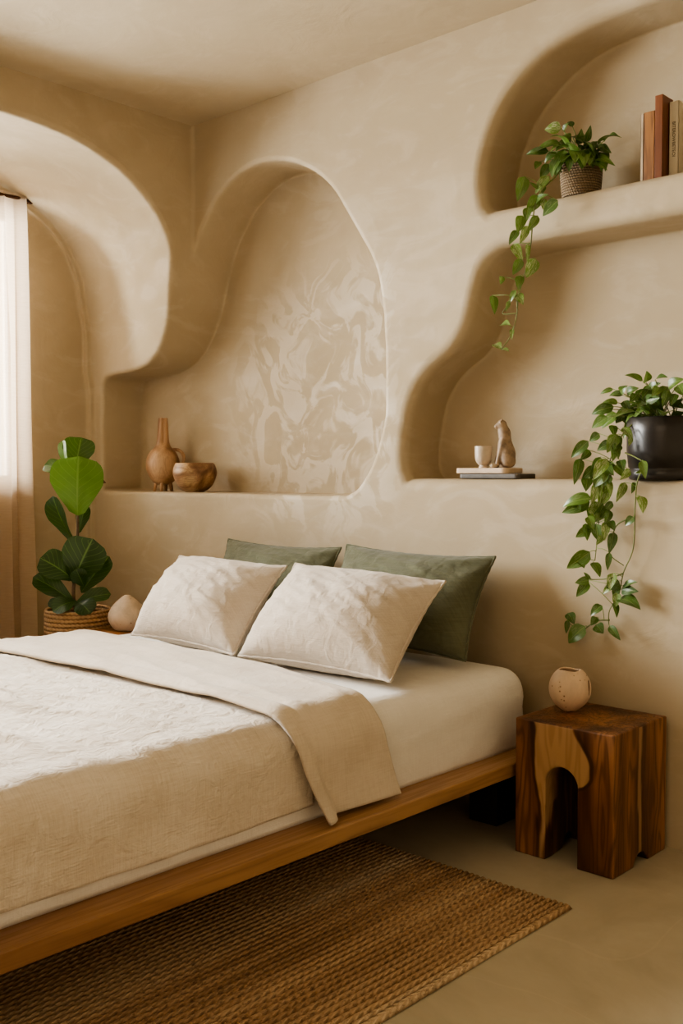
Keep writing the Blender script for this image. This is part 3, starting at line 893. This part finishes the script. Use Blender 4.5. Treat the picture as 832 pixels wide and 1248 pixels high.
# ------------------------------------------------------------------ right shelf: boards, cup, figure
A, B = ony(566, 580, .10), ony(652, 580, .10)
def slab(name, x0, x1, y0, y1, z0, z1, mat, label, cat, rnd=.02):
    cx, cy = (x0+x1)/2, (y0+y1)/2
    bm = box_bm((x0-cx, y0-cy, 0), (x1-cx, y1-cy, z1-z0), 0)
    bmesh.ops.bevel(bm, geom=[e for e in bm.edges if abs(e.verts[0].co.z-e.verts[1].co.z) > 1e-4], offset=rnd, segments=6, affect='EDGES', profile=.5)
    bmesh.ops.bevel(bm, geom=[e for e in bm.edges if abs(e.verts[0].co.z-e.verts[1].co.z) < 1e-5 and len(e.link_faces) == 2 and e.calc_face_angle(0) > 1], offset=.003, segments=2, affect='EDGES', profile=.5)
    o = bm_obj(name, bm, MAT[mat], loc=(cx, cy, z0)); autosmooth(o)
    return tag(o, label, cat)
bx = ony(600, 575, .10)[0]
slab('slate_tray', bx-.115, bx+.165, .03, .16, SHELF3+.001, SHELF3+.020, 'slate', 'thin dark slate tray lying under the pale board on the right shelf', 'tray')
slab('serving_board', bx-.135, bx+.115, .028, .155, SHELF3+.021, SHELF3+.042, 'board', 'pale rounded board carrying the cup and the stone figure', 'board', .03)
ZT = SHELF3+.042
c = ony(589, 566, .085)
cr = thing('cup', 'small footed beige ceramic cup on the pale board', 'cup', (c[0], .085, ZT))
prof = [(0, 0), (.017, 0), (.0185, .004), (.016, .011), (.024, .018), (.031, .030), (.0335, .048), (.0345, .082), (.033, .084), (.031, .081), (.03, .05), (.025, .03), (0, .022)]
V, Fc = lathe([(max(0, r), z) for r, z in catmull(prof, 4)], 40); mesh_obj('body', V, Fc, MAT['cup'], cr)
f0 = ony(613, 566, .10)
def figure(loc):
    xs = lin(-.07, .07, .0022); ys = lin(-.07, .07, .0022); zs = lin(-.006, .205, .0022)
    x, y, z = xs[:, None, None], ys[None, :, None], zs[None, None, :]
    # local x axis: across the picture (camera right)
    def ell(cx, cy, cz, rx, ry, rz):
        k = np.sqrt(((x-cx)/rx)**2+((y-cy)/ry)**2+((z-cz)/rz)**2); return (k-1)*min(rx, ry, rz)
    def cap(a, b, r0, r1):
        a, b = np.array(a), np.array(b); d = b-a; L = d @ d
        t = np.clip(((x-a[0])*d[0]+(y-a[1])*d[1]+(z-a[2])*d[2])/L, 0, 1)
        return np.sqrt((x-a[0]-t*d[0])**2+(y-a[1]-t*d[1])**2+(z-a[2]-t*d[2])**2)-(r0+(r1-r0)*t)
    F = ell(.012, 0, .042, .034, .034, .046)
    F = smin(F, cap((.012, 0, .06), (.004, 0, .135), .029, .021), .02)
    F = smin(F, cap((.004, 0, .135), (-.006, 0, .165), .021, .018), .012)
    F = smin(F, cap((-.006, 0, .168), (-.026, 0, .160), .016, .009), .008)       # bowed head with muzzle
    F = smin(F, cap((-.012, .013, .178), (-.008, .016, .186), .006, .003), .004)
    F = smin(F, cap((-.012, -.013, .178), (-.008, -.016, .186), .006, .003), .004)
    F = smin(F, cap((-.006, -.016, .10), (-.026, -.017, .012), .011, .008), .008) # forelegs
    F = smin(F, cap((-.006, .016, .10), (-.026, .017, .012), .011, .008), .008)
    F = smin(F, cap((-.026, -.017, .008), (-.038, -.019, .006), .008, .006), .004)
    F = smin(F, cap((-.026, .017, .008), (-.038, .019, .006), .008, .006), .004)
    F = smin(F, ell(.018, -.028, .028, .026, .014, .028), .008)
    F = smin(F, ell(.018, .028, .028, .026, .014, .028), .008)
    F = np.maximum(F, -z)
    V, Q = surface_nets(F.astype(np.float32), xs, ys, zs)
    o = mesh_obj('stone_figure', V, Q, MAT['carved']); o.location = loc; o.rotation_euler = (0, 0, YAW)
    tag(o, 'small brown carved seated animal figure with bowed head on the board', 'figurine')
figure((f0[0], .10, ZT))
q = ony(601, 567, .045)
V, Fc = lathe([(0, 0), (.010, .001), (.014, .007), (.011, .014), (0, .017)], 20, rfun=lambda a, z: 1+.15*math.sin(3*a))
pb = mesh_obj('pebble', V, Fc, MAT['pebble']); pb.location = (q[0], .045, ZT)
tag(pb, 'tiny pale pebble between the cup and the stone figure', 'pebble')

# ------------------------------------------------------------------ upper shelf books and blocks
def book_box(name, x0, x1, y0, y1, h, mat, label, cat, parts=True, group=None):
    cx = (x0+x1)/2
    if not parts:
        o = bm_obj(name, box_bm((x0-cx, 0, 0), (x1-cx, y1-y0, h), .002, 2), MAT[mat], loc=(cx, y0, SHELF2+.001)); autosmooth(o)
        return tag(o, label, cat, group)
    r = thing(name, label, cat, (cx, y0, SHELF2+.001), 0, group)
    w = x1-x0; d = y1-y0
    bm = bmesh.new()
    box_bm((-w/2, 0, 0), (w/2, .003, h), .001, 1, bm)
    box_bm((-w/2, 0, 0), (-w/2+.003, d, h), .001, 1, bm)
    box_bm((w/2-.003, 0, 0), (w/2, d, h), .001, 1, bm)
    bm_obj('cover', bm, MAT[mat], r, False)
    bm_obj('pages', box_bm((-w/2+.003, .003, .003), (w/2-.003, d-.004, h-.004), 0), MAT['pages'], r, False)
    return r
xa = ony(780, 200, .06)[0]
book_box('book', xa-.006, xa+.006, .07, .215, .235, 'palebook', 'thin pale book at the left end of the upper shelf row', 'book')
x1 = ony(784, 200, .055)[0]; x2 = ony(797, 200, .055)[0]; x3 = ony(806.5, 200, .055)[0]
book_box('wooden_block', x1, x2-.001, .055, .16, .232, 'lightwood', 'shorter light brown figured wooden block with a rough grained face', 'wooden block', False)
tb = book_box('wooden_block', x2, x3, .055, .135, .279, 'redwood', 'tall reddish dark wooden block beside the white book', 'wooden block', False)
yw = .10
xw = x3+.002
wb = book_box('book', xw, xw+.034, yw, .23, .262, 'whitebook', 'white book with small grey lettering down its spine', 'book')
fc = bpy.data.curves.new('lettering', 'FONT'); fc.body = 'BITEROWBETEOI'; fc.size = .0155; fc.align_x = 'CENTER'; fc.align_y = 'CENTER'; fc.extrude = .0003
tmp = bpy.data.objects.new('tmp', fc); COL.objects.link(tmp)
bpy.context.view_layer.update()
me = bpy.data.meshes.new_from_object(tmp.evaluated_get(bpy.context.evaluated_depsgraph_get()))
bpy.data.objects.remove(tmp)
me.materials.clear(); me.materials.append(MAT['ink'])
lo = bpy.data.objects.new('lettering', me); COL.objects.link(lo); put(lo, wb)
lo.matrix_local = Matrix.Translation((.0, -.0008, .135)) @ Matrix.Rotation(math.radians(90), 4, 'X') @ Matrix.Rotation(math.radians(-90), 4, 'Z')
lo['label'] = 'small grey printed lettering'
xb = xw+.036
book_box('book', xb, xb+.03, .14, .23, .25, 'brownbook', 'brown book just right of the white book, cut by the frame', 'book')

# ------------------------------------------------------------------ leaves
def leaf(acc, base, tip, width, facing, bend=.12, fold=.25, prof='heart', tint=.5, nu=6, nv=10, wave=.0):
    base, tip, facing = Vector(base), Vector(tip), Vector(facing)
    ax = tip-base; L = ax.length; ax.normalize()
    nrm = facing-ax*facing.dot(ax)
    if nrm.length < 1e-4: nrm = ax.orthogonal()
    nrm.normalize(); sd = ax.cross(nrm)
    V, Fc, uv = [], [], []
    ph = random.uniform(0, 6)
    for j in range(nv+1):
        t = j/nv
        if prof == 'heart': w = (math.sin(math.pi*min(1, t**.62))**.8)*(1-.15*t) if 0 < t < 1 else .0
        elif prof == 'fiddle':
            w = .12*(1-t)+(.42+.58*math.sin(math.pi*min(1, max(0, t-.12)/.88*.62+.08)))*math.sqrt(max(0, 1-((t-.5)/.5)**6))*(.42+.58*min(1, t/.55))
            w = max(0, w) if 0 < t < 1 else (.05 if t == 0 else .0)
        else: w = math.sin(math.pi*t**.8)**.9 if 0 < t < 1 else 0
        c = base+ax*(L*t)+nrm*(L*bend*math.sin(math.pi*t*.9)*1.0)
        for i in range(nu+1):
            u = i/nu*2-1
            h = fold*abs(u)*w*width*.5
            wv = wave*width*math.sin(t*9+u*2+ph)*abs(u)
            V.append(c+sd*(u*w*width*.5)+nrm*(h+wv)); uv.append(((u+1)/2, t))
    for j in range(nv):
        for i in range(nu):
            a = j*(nu+1)+i; Fc.append((a, a+1, a+nu+2, a+nu+1))
    acc.add((V, Fc), uv, tint)

# ------------------------------------------------------------------ fiddle-leaf fig
FP = np.array([-.20, -.545, 0.0]); FD = depth_of(FP+np.array([0, 0, .8]))
fig = thing('potted_fig', 'tall dark green fiddle-leaf fig in a woven basket by the curtain', 'potted plant', tuple(FP))
def figp(px, py, off=0.0):                    # crop coordinates to a point near the plant's own plane
    return Vector(ondepth(20+px/4.622, 520+py/4.622, FD+off)-FP)
prof = [(0, 0), (.135, 0), (.15, .01), (.156, .2), (.157, .46), (.155, .606), (.150, .614), (.143, .608), (.142, .568), (0, .566)]
prof2 = []
for (r0, z0), (r1, z1) in zip(prof, prof[1:]):
    k = max(1, int(abs(z1-z0)/.02))
    for t in range(k): prof2.append((r0+(r1-r0)*t/k, z0+(z1-z0)*t/k))
prof2.append(prof[-1])
V, Fc = lathe(prof2, 72); mesh_obj('basket', V, Fc, MAT['basket'], fig)
V, Fc = lathe([(.141, .572), (.09, .586), (.04, .592), (0, .590)], 40, rfun=lambda a, z: 1); mesh_obj('soil', V, Fc[::-1], MAT['soil'], fig)
st = [Vector((.0, .0, .55)), figp(322, 960), figp(330, 800), figp(342, 660), figp(345, 560), figp(343, 400), figp(335, 230)]
V, Fc = tube(catmull(st, 6), .009, .005, 10); mesh_obj('stem', V, Fc, MAT['brownstem'], fig)
TOC = Vector(-FW)
def fl(base, tip, width, tint, off0=0, off1=0, face=(0, 0, .2), bend=.08, fold=.25, wave=.03):
    a = Acc(); b0 = figp(*base, off0); t0 = figp(*tip, off1)
    f = TOC+Vector(face)
    leaf(a, b0, t0, width/4.622*FD/F_PX, f, bend, fold, 'fiddle', tint, 10, 16, wave)
    o = a.build('leaf', MAT['fig'], fig)
    # petiole
    return o
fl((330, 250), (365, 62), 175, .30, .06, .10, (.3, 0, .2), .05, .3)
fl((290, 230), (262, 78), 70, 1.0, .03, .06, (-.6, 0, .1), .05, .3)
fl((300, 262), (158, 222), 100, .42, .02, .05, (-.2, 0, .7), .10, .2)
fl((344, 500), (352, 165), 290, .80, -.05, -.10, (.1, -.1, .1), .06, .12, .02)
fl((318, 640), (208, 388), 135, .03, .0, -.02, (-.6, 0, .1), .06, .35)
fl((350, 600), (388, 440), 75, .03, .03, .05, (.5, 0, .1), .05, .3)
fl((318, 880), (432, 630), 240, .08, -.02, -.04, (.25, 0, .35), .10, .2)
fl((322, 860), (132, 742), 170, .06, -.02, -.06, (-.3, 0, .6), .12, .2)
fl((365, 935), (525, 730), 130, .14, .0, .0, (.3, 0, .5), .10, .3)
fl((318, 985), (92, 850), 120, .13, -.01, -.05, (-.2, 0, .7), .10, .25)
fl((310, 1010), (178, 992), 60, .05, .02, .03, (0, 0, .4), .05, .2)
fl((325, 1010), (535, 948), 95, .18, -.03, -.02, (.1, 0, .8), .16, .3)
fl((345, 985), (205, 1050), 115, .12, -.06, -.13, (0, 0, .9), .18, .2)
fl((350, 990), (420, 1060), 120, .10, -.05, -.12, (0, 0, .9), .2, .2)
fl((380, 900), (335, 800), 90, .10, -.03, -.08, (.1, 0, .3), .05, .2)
a = Acc(); leaf(a, figp(468, 300, .03), figp(505, 318, .05), .02, TOC, .1, .2, 'heart', .0, 4, 6)
dl = a.build('leaf', MAT['brownstem'], fig); dl['label'] = 'withered brown leaf tip'

# ------------------------------------------------------------------ trailing pothos plants
def trailing(name, label, pot_px, pot_y, shelf, s, ox, oy, pot, crown, vines, fill, potmat, topz, soil_r):
    pc = ony(pot_px[0], pot_px[1], pot_y); P0 = np.array([pc[0], pot_y, shelf])
    root = thing(name, label, 'potted plant', tuple(P0))
    V, Fc = lathe(pot, 64)
    mesh_obj('pot' if potmat == 'blackpot' else 'woven_pot', V, Fc, MAT[potmat], root)
    V, Fc = lathe([(soil_r, topz), (soil_r*.5, topz+.008), (0, topz+.01)], 32); mesh_obj('soil', V, Fc[::-1], MAT['soil'], root)
    def pt(px, py, y): return Vector(ony(ox+px/s, oy+py/s, y)-P0)
    acc = Acc(); stems = Acc()
    for (b0, t0, wf, tint, y0, y1, face) in crown:
        B_, T_ = pt(*b0, y0), pt(*t0, y1)
        leaf(acc, B_, T_, (T_-B_).length*wf*1.12, TOC+Vector(face)+Vector((random.uniform(-.5, .5), 0, random.uniform(-.2, .6))), random.uniform(.05, .2), .3, 'heart', tint)
        c0 = Vector((random.uniform(-.3, .3)*soil_r, random.uniform(-.3, .3)*soil_r, topz))
        if (B_-c0).length < .30:
            mid = (B_+c0)/2+Vector((0, 0, .02))
            stems.add(tube(catmull([c0, mid, B_], 4), .0022, .0016, 5))
    for k in range(fill):
        a = RF.uniform(-2.9, .9); r0 = soil_r*RF.uniform(.2, 1.0)
        ln = RF.uniform(.055, .095); over = k % 2 == 0 and soil_r < .1
        if over: a = RF.uniform(-2.3, -.2); r0 = soil_r*1.02
        B_ = Vector((r0*math.cos(a), r0*math.sin(a), topz+(RF.uniform(.02, .04) if over else RF.uniform(.015, .075))))
        d = Vector((math.cos(a), math.sin(a), RF.uniform(-2.2, -.6) if over else RF.uniform(-.9, .5))).normalized()
        T_ = B_+d*ln
        if T_.y > .10: continue
        leaf(acc, B_, T_, ln*RF.uniform(.5, .75), Vector((math.cos(a)*.6, math.sin(a)*.6, 1.0))+TOC*.4, RF.uniform(.08, .25), .3, 'heart', RF.uniform(.05, .7))
        stems.add(tube([Vector((B_.x*.3, B_.y*.3, topz)), (B_*.7)+Vector((0, 0, topz*.32)), B_], .002, .0015, 5))
    acc.build('foliage', MAT['pothos'], root)
    if stems.V: stems.build('stems', MAT['stem'], root)
    for (path, lv) in vines:
        pts = [pt(x, y, yy) for x, y, yy in path]
        V, Fc = tube(catmull(pts, 6), .0030, .0016, 6)
        vo = mesh_obj('vine', V, Fc, MAT['stem'], root)
        la = Acc()
        dense = catmull(pts, 10)
        for (b0, t0, wf, tint, y0, y1, face) in lv:
            B_, T_ = pt(*b0, y0), pt(*t0, y1)
            leaf(la, B_, T_, (T_-B_).length*wf*1.12, TOC+Vector(face)+Vector((random.uniform(-.4, .4), 0, random.uniform(-.2, .5))), random.uniform(.03, .16), .28, 'heart', tint)
            near = min(dense, key=lambda q: (Vector(q)-B_).length)
            if .003 < (Vector(near)-B_).length < .12:
                la.add(tube([Vector(near), (Vector(near)+B_)/2+Vector((0, 0, .004)), B_], .0013, .0011, 5), None, .6)
        for k in range(len(lv)//2 if len(lv) > 8 else 0):
            q = RF.uniform(.12, .8); c0 = Vector(dense[int(q*(len(dense)-1))])
            B_ = c0+Vector((RF.uniform(-.04, .04), RF.uniform(-.02, .0), RF.uniform(-.01, .02)))
            if B_.y > P0[1]*-1-.02: B_.y = -P0[1]-.035
            T_ = B_+Vector((RF.uniform(-.05, .05), RF.uniform(-.015, .0), RF.uniform(-.065, -.03)))
            leaf(la, B_, T_, (T_-B_).length*RF.uniform(.45, .75), TOC+Vector((RF.uniform(-.5, .5), 0, .3)), .1, .28, 'heart', RF.uniform(.1, .95))
            la.add(tube([c0, (c0+B_)/2+Vector((0, 0, .004)), B_], .0013, .0011, 5), None, .6)
        la.build('leaves', MAT['pothos'], vo)
    return root
R_ = random.Random(5); RF = random.Random(11)
def mk(lst, y0, dy, tint=None):
    out = []
    for e in lst:
        b0, t0 = e[0], e[1]; wf = e[2] if len(e) > 2 else .62; tn = e[3] if len(e) > 3 else R_.uniform(.1, .6)
        ya = y0+R_.uniform(-dy, dy)
        out.append((b0, t0, wf, tn, ya, ya-R_.uniform(0, .03), (0, 0, .2)))
    return out
# right plant, measured on two crops of the photo (same scale)
def Bc(l): return [((e[0][0], e[0][1]+821.8), (e[1][0], e[1][1]+821.8), *e[2:]) for e in l]
crownR = mk([((580, 125), (465, 92), .42), ((600, 132), (602, 60), .75), ((660, 118), (742, 108), .4), ((395, 175), (316, 208), .36), ((440, 195), (490, 152), .6), ((455, 215), (370, 222), .6, .15),
             ((545, 210), (498, 262), .7), ((425, 262), (328, 262), .45), ((400, 285), (262, 337), .5, .2), ((460, 250), (495, 318), .7, .05), ((360, 350), (262, 422), .6), ((425, 330), (325, 425), .6),
             ((570, 285), (460, 490), .3, .75), ((530, 405), (594, 460), .6, .6), ((640, 235), (682, 380), .35, .45), ((735, 160), (655, 262), .5), ((740, 165), (845, 115), .6, .5),
             ((735, 180), (700, 290), .5), ((800, 150), (850, 225), .6), ((785, 205), (758, 282), .6), ((625, 160), (575, 235), .7), ((572, 180), (535, 262), .7, .1), ((685, 165), (635, 225), .7),
             ((470, 300), (410, 390), .6, .1), ((510, 280), (470, 380), .6, .15), ((450, 350), (500, 420), .5, .3), ((560, 200), (640, 190), .5), ((600, 250), (690, 230), .55, .2), ((690, 250), (770, 260), .6, .2),
             ((330, 300), (410, 250), .5), ((480, 200), (560, 170), .6, .2), ((620, 200), (700, 140), .6, .2), ((540, 240), (620, 300), .6, .15), ((750, 260), (850, 300), .5, .2), ((580, 300), (660, 340), .4, .2), ((860, 180), (900, 260), .6)], .06, .05)
v1 = ([(600, 330, .03), (470, 440, -.02), (400, 560, -.045), (350, 700, -.05), (330, 840, -.04), (305, 1000, -.035), (300, 1080, -.03), (280, 1250, -.03)],
      mk([((310, 455), (248, 505), .7, .2), ((240, 500), (135, 605), .42), ((250, 560), (188, 622), .55), ((188, 610), (148, 778), .36), ((385, 510), (295, 562), .6, .1), ((430, 520), (400, 585), .7),
          ((315, 600), (248, 745), .45, .2), ((355, 615), (270, 745), .5, .95), ((440, 620), (462, 690), .6), ((232, 730), (224, 818), .7, .2), ((330, 760), (300, 925), .42, 1.), ((262, 860), (85, 920), .45),
          ((385, 400), (400, 475), .7), ((500, 680), (435, 745), .5, .95), ((400, 640), (330, 690), .7, .1), ((340, 660), (400, 720), .6), ((300, 760), (260, 900), .4, .9), ((360, 740), (372, 860), .35, .8)]
         + Bc([((250, 60), (75, 128), .42), ((168, 110), (195, 40), .6), ((240, 150), (272, 235), .6, .6), ((282, 180), (228, 85), .55), ((300, 150), (332, 62), .55, .2), ((372, 110), (338, 205), .5, .1),
               ((242, 225), (160, 282), .55, .4), ((222, 195), (232, 305), .5, .35), ((330, 270), (288, 332), .5, .7), ((352, 180), (340, 305), .42, .9), ((400, 250), (370, 385), .42, .02), ((372, 375), (360, 490), .34, .2),
               ((250, 372), (105, 475), .48, .42), ((188, 415), (215, 478), .7, .42), ((268, 438), (312, 535), .52, .4), ((300, 60), (240, 130), .7, .8), ((330, 120), (270, 190), .6, .6), ((390, 60), (330, 130), .5, .2)]), -.05, .02))
v2 = ([(470, 575, -.05), (540, 605, -.055), (588, 650, -.06), (545, 760, -.06), (532, 920, -.045), (520, 1172, -.035), (460, 1322, -.035), (430, 1462, -.035), (372, 1562, -.035), (368, 1652, -.035)],
      mk([((470, 760), (412, 885), .38, .85), ((530, 760), (508, 832), .4, .1), ((590, 690), (530, 702), .4)] +
         Bc([((245, 550), (155, 568), .6, .4), ((242, 560), (165, 655), .5, .35), ((432, 555), (352, 600), .9, .15), ((425, 590), (398, 655), .7, .2), ((460, 590), (552, 565), .4, .12), ((448, 608), (558, 622), .5, .06),
             ((430, 665), (568, 742), .55, .2), ((402, 690), (415, 788), .4, .3), ((372, 835), (442, 928), .42, .25)]), -.04, .012))
v3 = ([(372, 1622, -.035), (300, 1624, -.035), (250, 1652, -.035), (190, 1690, -.035), (120, 1640, -.035)],
      mk(Bc([((325, 708), (255, 775), .62, .25), ((290, 780), (255, 835), .7, .3), ((288, 828), (335, 885), .95, .3), ((220, 838), (120, 945), .62, .42), ((112, 755), (152, 828), .75, .1), ((108, 800), (100, 885), .4, .4)]), -.04, .012))
v4 = ([(455, 1330, -.035), (360, 1362, -.035), (245, 1368, -.035)], mk(Bc([((250, 545), (210, 500), .4, .3)]), -.04, .01))
v5 = ([(520, 980, -.045), (440, 1010, -.04), (400, 1062, -.038), (370, 1200, -.036), (460, 1280, -.036)], [])
potR = [(0, 0), (.118, 0), (.122, .004), (.123, .03), (.120, .034), (.120, .040), (.124, .043), (.130, .10), (.131, .16), (.130, .208), (.126, .212), (.122, .208), (.121, .18), (0, .178)]
trailing('trailing_pothos', 'large trailing pothos in a black pot on the right wall shelf', (811, 560), .105, SHELF3, 5.136, 670, 440, potR, crownR, [v1, v2, v3, v4, v5], 30, 'blackpot', .18, .12)
# upper plant
crownU = mk([((300, 95), (228, 102), .7, .95), ((310, 105), (335, 70), .6), ((350, 88), (326, 70), .8, .05), ((372, 165), (388, 95), .55), ((408, 155), (428, 80), .42), ((490, 150), (548, 128), .62, .15),
             ((470, 175), (522, 205), .45), ((415, 235), (540, 268), .28, .5), ((425, 250), (502, 285), .4), ((295, 160), (178, 218), .42, .4), ((245, 195), (148, 212), .35), ((205, 240), (186, 275), .7),
             ((245, 250), (208, 318), .55), ((315, 190), (278, 315), .42, .4), ((330, 230), (298, 325), .5, .2), ((340, 205), (402, 295), .55, .25), ((352, 230), (362, 305), .5), ((400, 190), (445, 235), .6, .1),
             ((330, 150), (275, 195), .6), ((380, 200), (350, 265), .6, .1), ((420, 160), (450, 200), .6), ((350, 130), (400, 165), .6, .1), ((300, 130), (340, 160), .7), ((440, 190), (490, 180), .6, .1), ((320, 260), (260, 300), .6), ((280, 200), (230, 250), .6, .2)], .07, .04)
vu = ([(330, 220, .07), (280, 300, .0), (215, 365, -.055), (182, 450, -.06), (167, 600, -.06), (152, 690, -.06), (115, 820, -.06), (107, 900, -.06), (85, 990, -.06), (40, 1060, -.06)],
      mk([((140, 305), (108, 415), .5, .5), ((202, 388), (148, 470), .6), ((285, 410), (220, 480), .62, .15), ((128, 475), (108, 555), .55), ((112, 540), (72, 605), .5), ((152, 520), (118, 600), .42, 1.),
          ((90, 600), (132, 685), .38, 1.), ((152, 600), (150, 685), .25, .8), ((42, 742), (34, 778), .6, .7), ((120, 738), (113, 805), .55, .5), ((0, 825), (8, 910), .4, .45), ((72, 850), (58, 895), .4, .7),
          ((40, 950), (78, 956), .5, .7), ((86, 970), (84, 1020), .35, .85), ((10, 1038), (38, 1062), .6, .8), ((38, 1062), (72, 1072), .5, .9), ((190, 420), (250, 385), .4, .2), ((200, 360), (160, 330), .4)], -.065, .01))
vu2 = ([(108, 880, -.06), (104, 830, -.06), (85, 828, -.06), (65, 870, -.06), (45, 905, -.06), (106, 902, -.06)], [])
potU = [(0, 0), (.062, 0), (.068, .006), (.073, .05), (.076, .10), (.078, .125), (.074, .129), (.070, .124), (.069, .11), (0, .108)]
trailing('trailing_pothos', 'smaller trailing pothos in a grey woven pot on the upper shelf', (708, 215), .095, SHELF2, 3.586, 600, 130, potU, crownU, [vu, vu2], 34, 'basket2', .11, .068)

# ------------------------------------------------------------------ rug
rx0, rx1, ry0, ry1 = .55, 2.508, -3.3, -.652
nr = int((rx1-rx0)/PITCH); rx0 = rx1-nr*PITCH
V, Fc = [], []
sub = 8; NY = 60
cols = nr*sub+1
org = Vector((rx1, ry1, 0))
for j in range(NY+1):
    t = j/NY
    for i in range(cols):
        x = rx0+(rx1-rx0)*i/(cols-1)
        fr = (i % sub)/sub
        z = .0065+.0075*abs(math.sin(math.pi*fr))**.7
        e = (rx1-x)/.02
        if e < 1: z = .002+(.0125)*math.sqrt(max(0, 1-(1-e)**2))
        y = ry0+(ry1-ry0)*t
        if j == NY: z = .001; y += .004*noise.noise(Vector((x*30, 0, 0)))
        elif j == NY-1: y = ry1-.006+.004*noise.noise(Vector((x*30, 0, 0)))
        xx = x+.003*noise.noise(Vector((x*2, y*2.5, 4)))
        V.append(Vector((xx, y, z))-org)
for j in range(NY):
    for i in range(cols-1):
        a = j*cols+i; Fc.append((a, a+1, a+cols+1, a+cols))
rug = mesh_obj('rug', V, Fc, MAT['rug']); rug.location = org
tag(rug, 'braided brown jute rug on the concrete floor beside the bed', 'rug')

# ------------------------------------------------------------------ light
W = bpy.data.worlds.new('world'); SC.world = W; W.use_nodes = True
bg = W.node_tree.nodes['Background']; bg.inputs[0].default_value = (1.0, .95, .88, 1); bg.inputs[1].default_value = 6.0
def area(name, loc, target, sx, sy, power, color):
    l = bpy.data.lights.new(name, 'AREA'); l.shape = 'RECTANGLE'; l.size = sx; l.size_y = sy; l.energy = power; l.color = color
    o = bpy.data.objects.new(name, l); COL.objects.link(o); o.location = loc
    d = Vector(target)-Vector(loc); o.rotation_euler = d.to_track_quat('-Z', 'Y').to_euler()
    return o
area('daylight', (-1.85, -2.1, 2.05), (1.2, -1.1, 1.0), 3.2, 1.6, 660, (1.0, .965, .92))
area('room_fill', (3.2, -4.9, 2.3), (1.4, -.6, .9), 2.2, 1.4, 20, (1.0, .81, .58))
SC.view_settings.view_transform = 'AgX'
SC.view_settings.look = 'AgX - Medium High Contrast'
SC.view_settings.exposure = 0.12
SC.cycles.use_denoising = True
SC.cycles.max_bounces = 8
SC.cycles.diffuse_bounces = 6
SC.cycles.sample_clamp_indirect = 6
